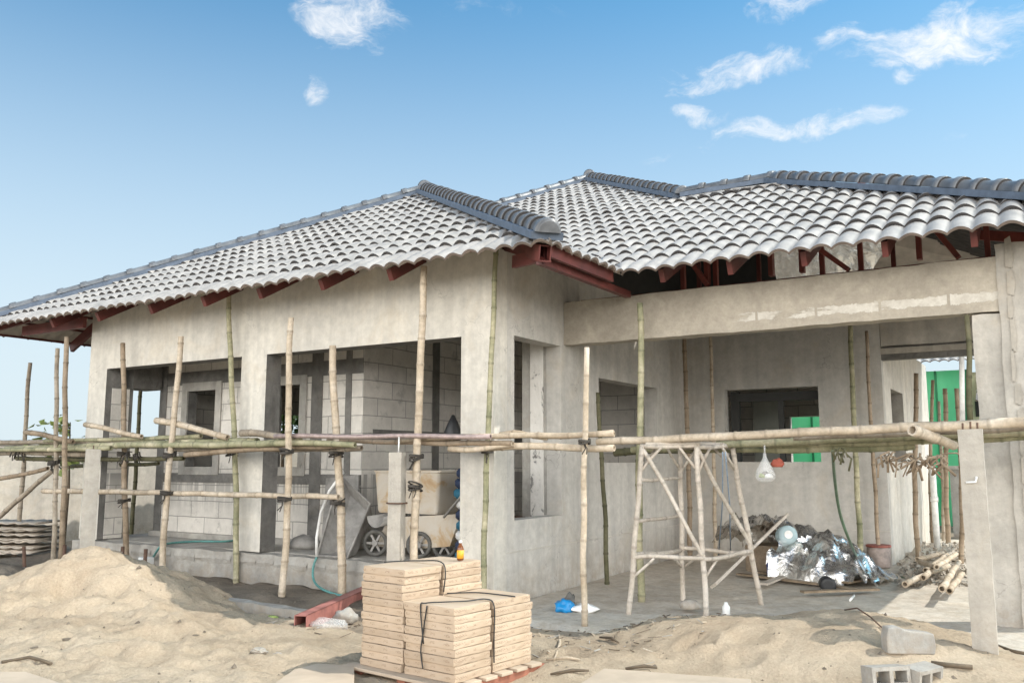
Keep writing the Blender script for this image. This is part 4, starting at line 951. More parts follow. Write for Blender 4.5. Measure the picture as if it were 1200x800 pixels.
# red steel channel
a=at(352,728,z=.09); b=at(414,700,z=.09); a.z=b.z=.075; d=(b-a).normalized(); b=a+d*2.0
mb=MB(); s_=d.cross(V((0,0,1))).normalized()
for sx,sz,w,h in ((-.055,0,.008,.14),(.055,0,.008,.14),(0,.066,.118,.008),(0,-.066,.118,.008)): mb.bar(a+s_*sx+V((0,0,sz)),b+s_*sx+V((0,0,sz)),w,h)
tag(mb.build('steel_tube',M['red_pale']),'hollow red square steel tube lying on the kerb left of the cartons','steel tube')
def lump(name,c,sx,sy,sz,m,label,cat,seed,rough=.25,group=None,rot=0,flat=False):
    bm=bmesh.new(); bmesh.ops.create_icosphere(bm,subdivisions=3,radius=1); mb=MB(); c=V(c)
    for v in bm.verts:
        q=v.co; k=1+rough*mnoise.fractal(q*1.6+V((seed*3.1,seed,0)),1.,2.,4); 
        v.co=V((q.x*sx*k,q.y*sy*k,max(q.z*k,-.55)*sz))
        v.co.rotate(Matrix.Rotation(rot,3,'Z'))
    mb.add([c+v.co+V((0,0,sz*.5)) for v in bm.verts],[[v.index for v in f.verts] for f in bm.faces],0,not flat); bm.free()
    o=mb.build(name,M[m]); return tag(o,label,cat,group)
c=at(384,738,z=.0); lump('plastic_bundle',(c.x,c.y,.0),.17,.10,.07,'film','crumpled clear plastic bundle lying beside the red steel tube','plastic scrap',3,.4,rot=.5)
lump('plastic_bundle',(*at(405,728,z=0).xy,.0),.12,.10,.08,'concrete_grey','grey lump of mortar beside the carton stack','mortar lump',5,.35)
lump('paper_scrap',(*at(320,727,z=0.02).xy,.05),.06,.03,.012,'leaf','small bright green scrap below the kerb beam','scrap',6,.5)
lump('white_scrap',(*at(387,768,z=0.0).xy,.02),.06,.03,.014,'white','white scrap left of the carton pallet','scrap',7,.5)
# stone chips on sand
for i,(px,py,s,m,lb) in enumerate(((303,777,.055,'post','pale concrete chip lying on the sand heap'),(325,780,.03,'post','smaller pale chip right of the concrete chip on the sand'),(228,762,.02,'soil','dark clod on the lower sand slope'),(78,771,.03,'soil','dark clod beside the twig on the sand'),(38,790,.02,'soil','small dark clod near the bottom left of the sand'))):
    for k in range(40):
        z=k*.012; p=at(px,py,z=z)
        if pileL(p.x,p.y)>=z-.012: break
    lump('stone_chip',(p.x,p.y,max(pileL(p.x,p.y),-.02)),s*1.3,s*.8,s*.45,m,lb,'stone chip',20+i,.5,rot=.4*i,flat=True)
def surfL(px,py,fn):
    for k in range(80):
        z=.6-k*.01; p=at(px,py,z=z)
        if fn(p.x,p.y)>=z: return V((p.x,p.y,fn(p.x,p.y)))
    return at(px,py,z=0)
mb=MB(); mb.tube([surfL(x,y,pileL)+V((0,0,.012)) for x,y in ((2,779),(18,776),(34,774),(48,776),(60,780))],.011,6); tag(mb.build('twig',M['bark']),'dark dry twig lying at the foot of the sand heap, bottom left','twig')
# boards at the bottom edge
def plank(pts,th,m,label,name='timber_plank'):
    mb=MB(); P_=[V(p) for p in pts]; n=len(P_); mb.add(P_+[p+V((0,0,th)) for p in P_],[tuple(range(n))[::-1],tuple(range(n,2*n))]+[(i,(i+1)%n,(i+1)%n+n,i+n) for i in range(n)])
    return tag(mb.build(name,M[m],None,.003),label,'plank')
zz=.12
plank([at(708,788,z=zz),at(880,801,z=zz),at(880,812,z=zz),at(680,806,z=zz)],.03,'timber','pale raw plank across the bottom edge, right of the pallet')
plank([at(688,800,z=.09),at(880,806,z=.09),at(880,818,z=.09),at(680,815,z=.09)],.028,'timber','second raw plank below the upper one at the bottom edge')
plank([at(345,787,z=.06),at(372,780,z=.06),at(415,783,z=.06),at(415,812,z=.06),at(310,812,z=.06)],.02,'timber','pale plywood offcut lying left of the pallet','plywood_sheet')
plank([at(-20,790,z=.10),at(30,790,z=.10),at(70,803,z=.10),at(40,825,z=.10),at(-20,825,z=.10)],.02,'timber','pale board corner at the bottom left','plywood_sheet')
# hollow blocks
def hollow(c,rz,ry,label,l=.27,w=.125,h=.13):
    mb=MB(); t=.026; us=[-l/2,-l/2+t,-t/2,t/2,l/2-t,l/2]; ws=[-w/2,-w/2+t,w/2-t,w/2]
    for i in range(5):
        for j in range(3):
            if i in (1,3) and j==1: continue
            a,b,cc,d=us[i],us[i+1],ws[j],ws[j+1]
            mb.add([(a,cc,0),(b,cc,0),(b,d,0),(a,d,0),(a,cc,h),(b,cc,h),(b,d,h),(a,d,h)],[(3,2,1,0),(4,5,6,7),(0,1,5,4),(1,2,6,5),(2,3,7,6),(3,0,4,7)])
    mb.xform(Matrix.Translation(c)@Matrix.Rotation(rz,4,'Z')@Matrix.Rotation(ry,4,'X'))
    o=mb.build('hollow_block',M['concrete_grey']); bm=bmesh.new(); bm.from_mesh(o.data); bmesh.ops.remove_doubles(bm,verts=bm.verts,dist=.001)
    dd=[f for f in bm.faces if any(f2 is not f and (f2.calc_center_median()-f.calc_center_median()).length<1e-4 for e in f.edges for f2 in e.link_faces)]
    bmesh.ops.delete(bm,geom=dd,context='FACES_ONLY'); bm.to_mesh(o.data); bm.free()
    return tag(o,label,'concrete block','hollow concrete blocks')
c=at(1038,792,z=.05); c=surfL(1032,799,pileR); hollow((c.x,c.y,c.z+.03),R(42),R(84),'hollow concrete block lying on its side, left of the pair at the bottom right')
c=at(1076,789,z=.05); c=surfL(1070,795,pileR); hollow((c.x,c.y,c.z+.03),R(66),R(97),'hollow concrete block lying against the other, right of the pair')
p=surfL(1065,765,pileR); mb=MB(); n=9; vs=[]
prf=[(-.17,-.05),(-.175,.05),(-.16,.125),(-.08,.13),(-.055,.115),(.0,.10),(.08,.095),(.165,.08),(.175,0),(.165,-.06)]
for y in (-.05,.05): vs+=[(a,y,b) for a,b in prf]
n=len(prf); mb.add(vs,[tuple(range(n)),tuple(range(2*n-1,n-1,-1))]+[(i,i+n,(i+1)%n+n,(i+1)%n) for i in range(n)])
mb.xform(Matrix.Translation((p.x,p.y,p.z+.03))@Matrix.Rotation(R(35),4,'Z')); tag(mb.build('broken_slab',M['concrete_grey'],None,.01),'broken grey block standing on edge in the sand behind the hollow pair','concrete block')
mb=MB(); mb.tube([surfL(x,y,pileR)+V((0,0,h)) for x,y,h in ((990,718,.02),(1005,722,.05),(1020,730,.05),(1034,739,.02))],.006,5); tag(mb.build('steel_wire',M['rusty']),'thin bent wire on the sand mound behind the broken block','wire')
mb=MB(); mb.tube([surfL(x,y,pileR)+V((0,0,.02)) for x,y in ((1092,782),(1115,783),(1140,785))],.016,6); tag(mb.build('stick',M['bark']),'brown stick on the sand between the hollow blocks and the concrete post','stick')
mb=MB(); mb.tube([at(1168,756,z=.05),at(1185,762,z=.06),at(1215,768,z=.05)],.014,6); tag(mb.build('stick',M['bark']),'brown stick on the ground at the right edge','stick')
for i,(x0,y0,x1,y1,lb) in enumerate(((703,749,725,758,'dark split stick lying on the sand left of the trestle'),(733,786,770,785,'dark root like stick on the sand above the raw planks'),(640,777,680,776,'pale stick right of the pallet'),(645,795,690,790,'dark stick beside the pallet corner'),(655,745,650,775,'thin curved cane beside the carton stack'))):
    a=surfL(x0,y0,pileR)+V((0,0,.015)); b=surfL(x1,y1,pileR)+V((0,0,.015)); mb=MB(); mid=a.lerp(b,.5)+V((.02,.01,.015)); mb.tube([a,mid,b],[.008,.013,.007],6); tag(mb.build('stick',M['bam_tan'] if i in (2,4) else M['bark']),lb,'stick')
# bag by the pole
c=at(668,716,z=.02); sb=thing('sack_bag',(c.x,c.y,.02),'slumped white bag with a bright blue side lying beside the pale straight bamboo','bag')
def blob(c,sx,sy,sz,seed,rough):
    bm=bmesh.new(); bmesh.ops.create_icosphere(bm,subdivisions=3,radius=1); mb=MB(); c=V(c)
    for v in bm.verts:
        q=v.co; k=1+rough*mnoise.fractal(q*1.8+V((seed*3.1,seed,0)),1.,2.,4); v.co=V((q.x*sx*k,q.y*sy*k,max(q.z*k,-.5)*sz+sz*.5))
    mb.add([c+v.co for v in bm.verts],[[v.index for v in f.verts] for f in bm.faces],0,True); bm.free(); return mb
blob((c.x-.05,c.y-.02,.02),.10,.10,.08,1,.4).build('blue_side',M['cyan'],sb); blob((c.x+.12,c.y+.05,.02),.15,.09,.055,2,.5).build('white_side',M['white'],sb); blob((c.x-.01,c.y+.02,.05),.05,.06,.10,3,.3).build('dark_mouth',M['rubber'],sb)
c=at(851,713,z=.16); mb=MB(); mb.lathe((c.x,c.y,.10),[(.03,0),(.035,.01),(.035,.08),(.02,.1),(.015,.12)],12); tag(mb.build('plastic_bottle',M['white']),'small white plastic bottle at the foot of the trestle','bottle')
lump('mortar_lump',(*at(808,714,z=.05).xy,.06),.11,.08,.06,'concrete','pale mortar lump between the trestle legs','mortar lump',9,.35)

# ================================================================== CAR PORT ITEMS
# foil sheet over a heap
fc=V((2.05,4.0,0)); fx,fy=V((.83,-.05,0)),V((0,1,0))
mb=MB(); n,m_=54,42; vs=[]
def foilz(u,v):
    h=.60*max(0,1-((u+.42)/.75)**2)**.5*max(0,1-abs(v)**4)
    h=max(h,.46*max(0,1-((u-.18)/.66)**2)**.6*max(0,1-abs(v)**3))
    return max(h,.12*max(0,1-((u-.62)/.42)**2)*max(0,1-abs(v)**3))
rf=random.Random(77)
for j in range(m_+1):
    for i in range(n+1):
        u=-1+2*i/n; v=-1+2*j/m_
        x=fc.x+1.12*u+.14*fb(u,v,1.8,3,61); y=fc.y-.30*u+.72*v+.12*fb(u,v,2.2,3,62)
        z=foilz(u,v); k=min(1,z/.08+.3)
        cr=(.5-abs(fb(u*1.2+v*.7,v-u*.4,2.3,2,63)))*.24+abs(fb(u,v+u*.8,4.2,2,64))*.16
        vs.append((x+rf.uniform(-.004,.004),y+rf.uniform(-.004,.004),1.0*.06+z*1.05+k*(cr-.06)+rf.uniform(-.004,.004)*k))
fs=[]
for j in range(m_):
    for i in range(n):
        u=-1+2*(i+.5)/n; v=-1+2*(j+.5)/m_
        if u<-.16+.1*fb(v,u,4,2,65) and v<-.42: continue
        if (abs(u)**2.5+abs(v)**3)>1.25+.25*fb(u,v,3,2,66): continue
        a_=j*(n+1)+i; b_=a_+1; c_=a_+n+2; d_=a_+n+1
        fs+= [(a_,b_,c_),(a_,c_,d_)] if (i*7+j*3)%2 else [(a_,b_,d_),(b_,c_,d_)]
mb.add(vs,fs,0,True); fo=mb.build('foil_sheet',M['foil']); tag(fo,'crumpled silver foil sheet draped over a heap on the car port floor','foil sheet')
# heap it covers
mb=MB(); c=V((1.7,4.25,.07)); mb.box(c.x-.36,c.x+.42,c.y-.15,c.y+.4,.06,.40); tag(mb.build('wooden_crate',M['bam_brown'],None,.01),'brown wooden crate half hidden under the foil sheet','crate')
c=at(911,672,y=3.72); cb=thing('blue_basket',(c.x,c.y,.07),'blue plastic basket peeking out under the foil sheet','basket')
mb=MB(); nn=16
for z in (.0,.05,.10,.15,.2): mb.lathe((c.x,c.y,.08+z),[(.12,0),(.125,.012),(.125,.028),(.12,.034)],nn)
mb.build('rings',M['blue'],cb); mb=MB()
for i in range(nn):
    a=2*math.pi*i/nn; mb.bar((c.x+.122*math.cos(a),c.y+.122*math.sin(a),.08),(c.x+.128*math.cos(a),c.y+.128*math.sin(a),.31),.016,.01,(math.cos(a),math.sin(a),0))
mb.build('ribs',M['blue'],cb)
c=at(924,626,y=3.42); wb=thing('water_bottle',tuple(c),'large clear teal water bottle lying on the foil with its round end forward','bottle')
mb=MB(); prf=[(.02,-.0),(.06,-.005),(.10,.0),(.115,.03),(.118,.10),(.11,.105),(.118,.11),(.118,.2),(.11,.205),(.118,.21),(.115,.32),(.07,.38),(.03,.40),(.03,.44)]
mb.lathe((0,0,0),prf,20,0,'y'); mb.xform(Matrix.Translation(c)@Matrix.Rotation(R(24),4,'Z')@Matrix.Rotation(R(-8),4,'X')); mb.build('body',M['bottle_water'],wb)
mb=MB(); mb.lathe((0,0,0),[(.05,-.012),(.05,.0)],16,0,'y'); mb.xform(Matrix.Translation(c)@Matrix.Rotation(R(24),4,'Z')@Matrix.Rotation(R(-8),4,'X')); mb.build('base_ring',M['white'],wb)
mb=MB(); mb.bar(at(836,686,z=.22),at(921,604,y=3.1),.03,.09,(.3,-1,0)); tag(mb.build('timber_plank',M['wood_grey']),'grey plank leaning from behind the trestle onto the foil sheet','plank')
c=at(971,690,z=.08); mb=MB(); mb.lathe((0,0,0),[(.05,0),(.085,.0),(.09,.02),(.085,.2),(.07,.2)],16,0,'y'); mb.xform(Matrix.Translation((c.x,c.y,.12))@Matrix.Rotation(R(20),4,'Z')); tag(mb.build('dark_pot',M['black']),'dark pot lying under the front edge of the foil','pot')
for i,(x0,y0,x1,y1,lb) in enumerate(((880,668,1000,690,'flat dark board lying in front of the foil heap'),(865,672,960,684,'weathered board on the floor beside the trestle'),(940,693,1028,690,'thin dark strip at the right tip of the foil'),(895,684,925,672,'short pale batten in front of the blue basket'),(990,682,1030,676,'dark board end right of the foil heap'))):
    mb=MB(); z=.085+.01*i; mb.bar(at(x0,y0,z=z),at(x1,y1,z=z),.09,.022); tag(mb.build('floor_board',M['bam_brown'] if i!=3 else M['wood_grey']),lb,'board')
mb=MB(); mb.tube([at(996,703,z=.07),at(1001,697,z=.10)],.012,6); tag(mb.build('white_tube',M['white']),'short white plastic tube on the floor in front of the foil','tube')
# bucket
c=at(1031,668,y=5.28); c.z=.085; bk=thing('bucket',tuple(c),'cement splashed bucket with a reddish rim holding a thin bamboo stick','bucket')
mb=MB(); mb.lathe(c,[(.135,0),(.14,.01),(.155,.28),(.145,.28),(.13,.03)],20); mb.build('pail',M['bucket'],bk); mb=MB(); mb.lathe(c+V((0,0,.268)),[(.157,0),(.165,.006),(.165,.026),(.156,.03)],20); mb.build('rim',M['bucket_rim'],bk)
# hanging bag
c=at(896,530,y=.62); hb=thing('carrier_bag',tuple(c),'clear plastic carrier bag with food hanging from the long bamboos','bag')
mb=MB(); prf=[(.012,0),(.02,-.05),(.045,-.1),(.075,-.16),(.088,-.21),(.08,-.25),(.05,-.275),(.01,-.28)]; mb.lathe(c,prf,18)
for v in mb.v:
    q=v-c; k=1+.3*math.sin(math.atan2(q.y,q.x)*5+q.z*20)*min(1,abs(q.z)*3)*.5; v.x=c.x+q.x*k; v.y=c.y+q.y*k
mb.build('film',M['film'],hb); 
for dx,dz,r_,m in ((-.03,-.235,.035,'leaf'),(.03,-.24,.038,'white'),(.0,-.21,.03,'bark')): blob((c.x+dx,c.y,c.z+dz),r_,r_,r_*.8,int(dz*100),.2).build('food_pack',M[m],hb)
mb=MB(); mb.tube([c,c+V((0,.01,.07))],.008,6); mb.build('knot',M['film'],hb)
lump('red_cloth',tuple(at(911,543,y=.66)-V((0,0,.03))),.055,.03,.05,'orange','small red cloth tied below the long bamboos beside the carrier bag','cloth',12,.5)
# blue cord
for i,(x0,y0,x1,y1,lb) in enumerate(((847,530,842,650,'pale blue cord hanging behind the trestle'),(850,530,856,650,'second pale cord hanging closer to the foil heap'))):
    mb=MB(); mb.tube([at(x0,y0,y=.9),at((x0+x1)/2+2,(y0+y1)/2,y=2.2),at(x1,y1,y=3.8)],.008,5); tag(mb.build('cord',simple('pale_blue_cord',(.30,.38,.48),.6)),lb,'cord')
# bamboo offcuts in the passage
random.seed(9)
offs=(('long sunlit bamboo offcut on the passage floor pointing at the bucket',1060,684,1112,662),('bamboo offcut with open end beside the short concrete post',1082,676,1122,648),('bamboo offcut lying under the others near the concrete post',1104,690,1124,658),('short bamboo offcut in the middle of the heap',1085,668,1110,650),('bamboo offcut at the back of the heap',1075,655,1105,648),('split yellow bamboo piece on top of the heap',1078,658,1098,664),('stubby bamboo end nearest the post',1112,692,1128,672))
for i,(lb,x0,y0,x1,y1) in enumerate(offs):
    z=.15+.035*(i%3); pole(at(x0,y0,z=z),at(x1,y1,z=z+.05),.042,'bam_tan',lb,'bamboo_offcut','bamboo offcut','bamboo offcuts in the passage',bend=.004)
mb=MB(); random.seed(12)
for i in range(420):
    c=at(random.uniform(1050,1140),random.uniform(640,684),z=.1); r_=random.uniform(.015,.085); 
    vs=[(c.x+random.uniform(-r_,r_),c.y+random.uniform(-r_,r_),FZ(c.y)-.01+abs(random.gauss(0,.5))*r_+ (0.03 if random.random()<.4 else 0)) for k in range(6)]
    mb.add(vs,[(0,1,2),(0,2,3),(0,3,4),(1,2,5),(2,3,5),(3,4,5),(4,0,5),(0,1,5)])
tag(mb.build('rubble',M['post']),'pale rubble of broken mortar covering the passage floor','rubble',kind='stuff')
# pvc pipes
mb=MB(); p0=at(1099,648,y=8.4); p0.z=.1; mb.tube([p0,p0+V((0,0,1.35))],.05,10); mb.lathe(p0+V((0,0,.75)),[(.06,0),(.06,.08)],12); tag(mb.build('drain_pipe',M['pvc']),'white drain pipe stub at the far end of the pale passage wall','pipe')
mb=MB(); mb.tube([at(1128,503,y=2.6),at(1127,418,y=2.6)],.026,10); tag(mb.build('drain_pipe',M['pvc']),'white upright plastic pipe above the short concrete post','pipe')

# ================================================================== BACKGROUND
# left boundary wall
bw=thing('boundary_wall',(-11.8,4,0),'long pale boundary wall behind the scaffold at the left','wall')
a0=at(60,633,z=0); a1=at(165,626,z=0); d=(a1-a0).normalized(); s0=a0-d*8; s1=a0+d*16; nn=d.cross(V((0,0,1)))
mb=MB(); mb.bar(s0+V((0,0,.88))-nn*.1,s1+V((0,0,.88))-nn*.1,.18,1.9); mb.build('panel',M['boundary'],bw); mb=MB(); mb.bar(s0+V((0,0,1.86))-nn*.1,s1+V((0,0,1.86))-nn*.1,.24,.07); mb.build('coping',M['boundary'],bw)
# corrugated sheets
c=at(8,655,z=0)
for i in range(9):
    mb=MB(); n=28; z=.06+i*.058; vs=[]; ln=1.5
    for j in (0,1):
        for q in range(n+1): vs.append((-.75+1.5*q/n,(-.4+.8*j),.014*math.sin(q*1.6)+random.uniform(-.002,.002)))
    mb.add(vs,[(q,q+1,n+2+q,n+1+q) for q in range(n)],0,True); mb.xform(Matrix.Translation((c.x-.6+random.uniform(-.04,.04),c.y+.3,z))@Matrix.Rotation(R(28+random.uniform(-3,3)),4,'Z')@Matrix.Rotation(R(random.uniform(-1.5,1.5)),4,'Y'))
    o=mb.build('corrugated_sheet',M['corr']); o.modifiers.new('t','SOLIDIFY').thickness=.018
    tag(o,'weathered corrugated sheet '+['at the bottom','second from the bottom','third from the bottom','fourth from the bottom','in the middle','fourth from the top','third from the top','second from the top','on the top'][i]+' of the stack at the left edge','corrugated sheet','stacked corrugated sheets')
# plants
def plant(name,base,h,crown_r,nleaf,m,label,cat,seed,spread=1.,leaf=.08,trunk=.03):
    rnd=random.Random(seed); b=V(base); o=thing(name,tuple(b),label,cat); mb=MB(); top=b+V((rnd.uniform(-.1,.1),0,h)); mb.tube([b,b.lerp(top,.5)+V((.03,.02,0)),top],[trunk,trunk*.8,trunk*.4],7)
    tips=[]
    for i in range(9):
        s_=b.lerp(top,rnd.uniform(.65,.98)); an=rnd.uniform(0,6.28); e=s_+V((math.cos(an)*crown_r*rnd.uniform(.4,1)*spread,math.sin(an)*crown_r*rnd.uniform(.4,1)*spread,rnd.uniform(-.1,.5)*crown_r)); mb.tube([s_,s_.lerp(e,.5)+V((0,0,.06*crown_r)),e],[trunk*.35,trunk*.25,trunk*.12],5); tips.append((s_,e))
    mb.build('trunk',M['bark'],o); mb=MB()
    for i in range(nleaf):
        s_,e=rnd.choice(tips); p=s_.lerp(e,rnd.uniform(.3,1.1))+V((rnd.gauss(0,.14),rnd.gauss(0,.14),rnd.gauss(0,.12)))*crown_r; L=leaf*rnd.uniform(.6,1.3)
        d=V((rnd.uniform(-1,1),rnd.uniform(-1,1),rnd.uniform(-.9,.3))).normalized(); w=d.cross(V((rnd.uniform(-1,1),rnd.uniform(-1,1),1))).normalized()*L*.32; k=d.cross(w).normalized()*L*.1
        mb.add([p,p+d*L*.45+w+k,p+d*L,p+d*L*.45-w+k],[(0,1,2),(0,2,3)])
    mb.build('crown',M[m],o); return o
p=at(84,500,y=1.0); plant('sapling',(p.x,p.y,0),p.z+.08,.5,150,'leaf','young sapling with sparse yellow green leaves behind the left scaffold','sapling',4,1.2,.16,.025)
p=at(330,488,y=6.6); plant('small_tree',(p.x,p.y,0),p.z+.3,1.1,900,'leaf2','small leafy tree seen through the second porch window','tree',6,1.1,.17,.05)
# neighbouring house at the far right
nh=thing('neighbouring_house',(3.5,17,0),'neighbouring house with green safety net wall and tiled roof seen through the passage','house')
xl=at(1060,470,y=16).x; xr=at(1130,470,y=16).x; ztp=at(1110,434,y=16).z
mb=MB(); mb.box(-3,xr,16,16.1,-.1,ztp); mb.build('green_net',M['greennet'],nh)
mb=MB(); mb.box(xr,xr+.1,15.95,16.1,0,ztp); 
for i in range(7): mb.box(-2+i*.75,-1.95+i*.75,15.96,15.995,0,ztp)
mb.build('net_frame',M['greendark'],nh)
z1=at(1092,421,y=15.5).z
slope('tiled_roof',(0,15.4,z1-.05),(1,0,0),(0,1,0),.45,3.0,lambda v:-6+v,lambda v:9,nh,6)
mb=MB(); mb.box(xr+.1,9,16.4,16.6,-.1,at(1140,436,y=16.4).z); mb.build('wall',M['cream'],nh)
zz0=at(1148,488,y=16.4).z; zz1=at(1148,470,y=16.4).z; xx=at(1143,480,y=16.4).x
mb=MB(); mb.box(xx,xx+.5,16.37,16.39,zz0,zz1); mb.build('window',M['dark'],nh)
zr0=at(1140,465,y=15.6).z
slope('porch_roof',(0,15.3,zr0-.1),(1,0,0),(0,1,0),.5,1.2,lambda v:xr+.3,lambda v:9,nh,6)
# rear boundary wall of the passage
rw=thing('rear_fence_wall',(4,13,0),'low grey wall closing the passage behind the concrete post','wall'); mb=MB(); mb.box(3.05,9.5,12.4,12.55,-.1,1.35); mb.build('panel',M['concrete_grey'],rw); mb=MB(); mb.box(3.04,9.5,12.37,12.58,1.352,1.42); mb.build('coping',M['concrete'],rw)
# scattered gravel and clods in front
mb=MB(); random.seed(21)
for i in range(1500):
    x=random.uniform(-7,6); y=random.uniform(-5.2,.3)
    if -.3<x<1.8 and -3.2<y<-1.9: continue
    if y>-.1 and x<0: continue
    z=max(groundz(x,y),pileL(x,y),pileR(x,y))+.0; r_=random.choice((.006,.008,.01,.012,.02)) if random.random()<.95 else .03
    if y>-1.1 and x<-.6: z+=.06
    vs=[(x+r_*random.uniform(.6,1.2)*math.cos(a),y+r_*random.uniform(.6,1.2)*math.sin(a),z-.004) for a in (0,1.3,2.5,3.8,5)]+[(x+r_*.2,y,z+r_*random.uniform(.4,.9))]
    mb.add(vs,[(q,(q+1)%5,5) for q in range(5)])
tag(mb.build('gravel',M['soil']),'small clods and gravel scattered over the sand','gravel',kind='stuff')

mb=MB(); rd=random.Random(31)
for i in range(330):
    x=rd.uniform(.2,2.6); y=-1.9+2.0*rd.random()**.8
    if rd.random()<.35: x=rd.uniform(-1.3,1.0); y=rd.uniform(-2.0,-.7)
    z=max(groundz(x,y),pileL(x,y),pileR(x,y))+.004; an=rd.uniform(0,3.14); l=rd.uniform(.015,.09)*(1 if rd.random()<.85 else 2); w_=rd.uniform(.003,.012); d=V((math.cos(an),math.sin(an),rd.uniform(-.1,.25)))
    p=V((x,y,z)); mb.bar(p-d*l/2+V((0,0,.01)),p+d*l/2+V((0,0,.01)),w_,w_*.7,(0,0,1),rd.choice((0,0,1,2)))
tag(mb.build('site_debris',[M['bark'],M['concrete_grey'],M['bam_tan']]),'splinters, chips and twigs littering the ground before the car port','debris',kind='stuff')

# ================================================================== LIGHT AND SKY
SUN_EL=R(52); SUN_AZ=R(58)      # azimuth from +Y (behind the house) towards +X
sd=V((math.sin(SUN_AZ)*math.cos(SUN_EL),math.cos(SUN_AZ)*math.cos(SUN_EL),math.sin(SUN_EL)))
sl=bpy.data.lights.new('sun','SUN'); sl.energy=2.0; sl.angle=R(.55); sl.color=(1,.95,.87)
so=bpy.data.objects.new('sun',sl); COL.objects.link(so); so.rotation_euler=(-sd).to_track_quat('-Z','Y').to_euler(); so.location=(10,10,20)
w=bpy.data.worlds.new('World'); scene.world=w; w.use_nodes=True; nt=w.node_tree; N=nt.nodes; Lk=nt.links; bg=N['Background']
sky=N.new('ShaderNodeTexSky'); sky.sky_type='NISHITA'; sky.sun_disc=False; sky.sun_elevation=SUN_EL; sky.sun_rotation=SUN_AZ
sky.air_density=1.0; sky.dust_density=1.2; sky.ozone_density=1.3
tc=N.new('ShaderNodeTexCoord'); D0=tc.outputs['Generated']
wn=N.new('ShaderNodeTexNoise'); wn.inputs['Scale'].default_value=14; wn.inputs['Detail'].default_value=5; Lk.new(D0,wn.inputs['Vector'])
ws=N.new('ShaderNodeVectorMath'); ws.operation='MULTIPLY_ADD'; Lk.new(wn.outputs['Color'],ws.inputs[0]); ws.inputs[1].default_value=(.07,.07,.05); Lk.new(D0,ws.inputs[2])
w2=N.new('ShaderNodeVectorMath'); w2.operation='SUBTRACT'; Lk.new(ws.outputs[0],w2.inputs[0]); w2.inputs[1].default_value=(.035,.035,.025); D_=w2.outputs[0]
def wm(op,a,b=0.,clamp=False):
    m=N.new('ShaderNodeMath'); m.operation=op; m.use_clamp=clamp
    for k,v in ((0,a),(1,b)):
        if isinstance(v,(int,float)): m.inputs[k].default_value=v
        else: Lk.new(v,m.inputs[k])
    return m.outputs[0]
def dot(vec):
    m=N.new('ShaderNodeVectorMath'); m.operation='DOT_PRODUCT'; Lk.new(D_,m.inputs[0]); m.inputs[1].default_value=vec; return m.outputs['Value']
mp=N.new('ShaderNodeMapping'); mp.inputs['Scale'].default_value=(1,1,2.2); Lk.new(D_,mp.inputs['Vector'])
nz=N.new('ShaderNodeTexNoise'); nz.inputs['Scale'].default_value=17; nz.inputs['Detail'].default_value=12; nz.inputs['Roughness'].default_value=.66; nz.inputs['Distortion'].default_value=.35; Lk.new(mp.outputs[0],nz.inputs['Vector'])
acc=None
# (pixel centre of the cloud's direction, half width, half height in radians, tilt, strength)
for px,py,a,b,tilt,k in ((412,18,.062,.04,.2,.85),(372,106,.018,.022,.6,.62),(855,84,.10,.022,.16,.95),(945,146,.10,.018,.14,.85),(830,135,.045,.014,-.1,.7),(815,178,.06,.012,.25,.42),(1125,42,.12,.03,.1,.95),(990,50,.03,.018,0,.75),(925,8,.05,.02,.2,.75),(1065,82,.03,.012,.5,.6),(560,8,.12,.03,0,.2),(1230,150,.1,.02,.1,.3)):
    c=ray(px,py).normalized(); r0=c.cross(V((0,0,1))).normalized(); u0=r0.cross(c); tilt-=.13; r_=r0*math.cos(tilt)+u0*math.sin(tilt); u_=u0*math.cos(tilt)-r0*math.sin(tilt)
    fx_=wm('DIVIDE',dot(tuple(r_)),a); fy_=wm('DIVIDE',dot(tuple(u_)),b)
    q=wm('SUBTRACT',1.,wm('ADD',wm('MULTIPLY',fx_,fx_),wm('MULTIPLY',fy_,fy_)),True)
    q=wm('MULTIPLY',wm('MULTIPLY',wm('POWER',q,.6),k),wm('GREATER_THAN',dot(tuple(c)),0))
    acc=q if acc is None else wm('MAXIMUM',acc,q)
rp=N.new('ShaderNodeMapRange'); rp.interpolation_type='SMOOTHSTEP'; Lk.new(wm('ADD',wm('MULTIPLY',acc,.34),nz.outputs['Fac']),rp.inputs[0]); rp.inputs[1].default_value=.60; rp.inputs[2].default_value=1.0
cm=wm('MULTIPLY',rp.outputs[0],wm('MULTIPLY',acc,2.5,True),True)
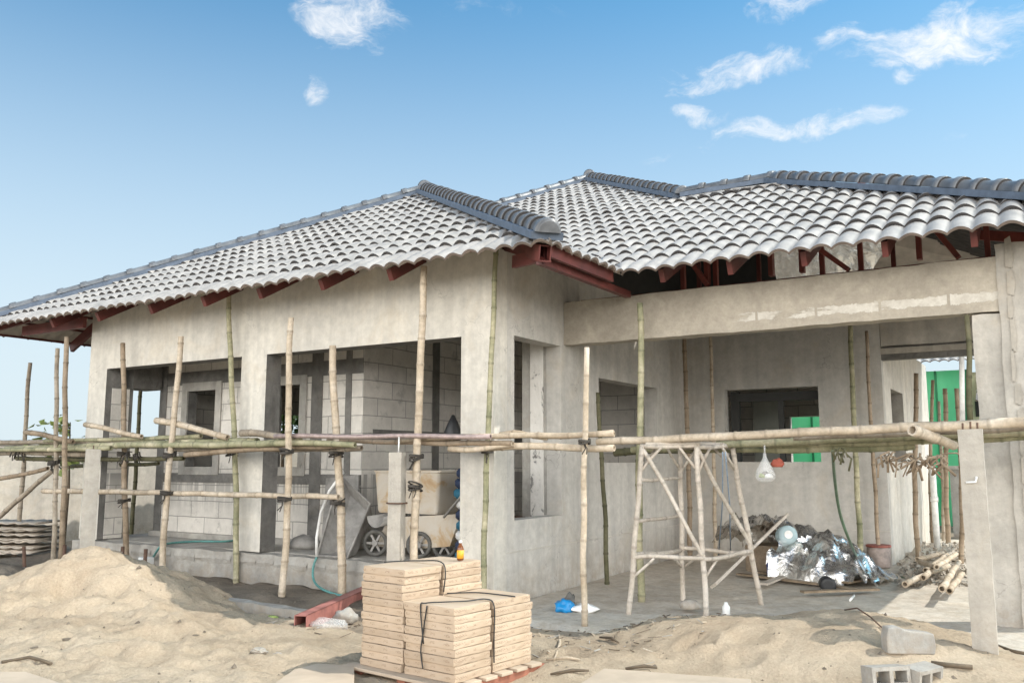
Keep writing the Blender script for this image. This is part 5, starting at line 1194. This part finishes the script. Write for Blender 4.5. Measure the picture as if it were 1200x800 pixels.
mx=N.new('ShaderNodeMix'); mx.data_type='RGBA'; Lk.new(wm('MULTIPLY',cm,.9),mx.inputs[0]); tn=N.new('ShaderNodeMix'); tn.data_type='RGBA'; tn.blend_type='MULTIPLY'; tn.inputs[0].default_value=1; Lk.new(sky.outputs[0],tn.inputs[6]); tn.inputs[7].default_value=(.28,.82,.97,1)
sz=N.new('ShaderNodeSeparateXYZ'); Lk.new(D0,sz.inputs[0])
hr=N.new('ShaderNodeMapRange'); hr.interpolation_type='SMOOTHSTEP'; Lk.new(wm('ABSOLUTE',sz.outputs[2]),hr.inputs[0]); hr.inputs[1].default_value=.60; hr.inputs[2].default_value=.04; hz=wm('MULTIPLY',hr.outputs[0],.93)
hm=N.new('ShaderNodeMix'); hm.data_type='RGBA'; Lk.new(hz,hm.inputs[0]); Lk.new(tn.outputs[2],hm.inputs[6]); hm.inputs[7].default_value=(4.0,4.5,4.8,1)
Lk.new(hm.outputs[2],mx.inputs[6]); mx.inputs[7].default_value=(5.6,5.6,5.6,1)
# added unseen bright cloud bank behind the camera, fill light for the shaded walls
bk=wm('MULTIPLY',wm('ADD',dot(tuple(-FH)),-.05),3.,True)
el=wm('MULTIPLY',wm('MULTIPLY',wm('ADD',sz.outputs[2],.0),20.,True),wm('SUBTRACT',1.,wm('MULTIPLY',wm('ADD',sz.outputs[2],-.45),7.,True)))
cn=N.new('ShaderNodeTexNoise'); cn.inputs['Scale'].default_value=4; cn.inputs['Detail'].default_value=8; Lk.new(D0,cn.inputs['Vector'])
cv=N.new('ShaderNodeMapRange'); Lk.new(cn.outputs['Fac'],cv.inputs[0]); cv.inputs[1].default_value=.36; cv.inputs[2].default_value=.5
bm_=N.new('ShaderNodeMix'); bm_.data_type='RGBA'; Lk.new(wm('MULTIPLY',wm('MULTIPLY',bk,el),cv.outputs[0]),bm_.inputs[0]); Lk.new(mx.outputs[2],bm_.inputs[6]); bm_.inputs[7].default_value=(36,35.2,33.6,1)
Lk.new(bm_.outputs[2],bg.inputs['Color']); bg.inputs['Strength'].default_value=.09

scene.view_settings.view_transform='Standard'; scene.view_settings.look='None'; scene.view_settings.exposure=1.12; scene.view_settings.gamma=1
scene.render.engine='CYCLES'
for o in bpy.data.objects:
    if '_o' in o: del o['_o']
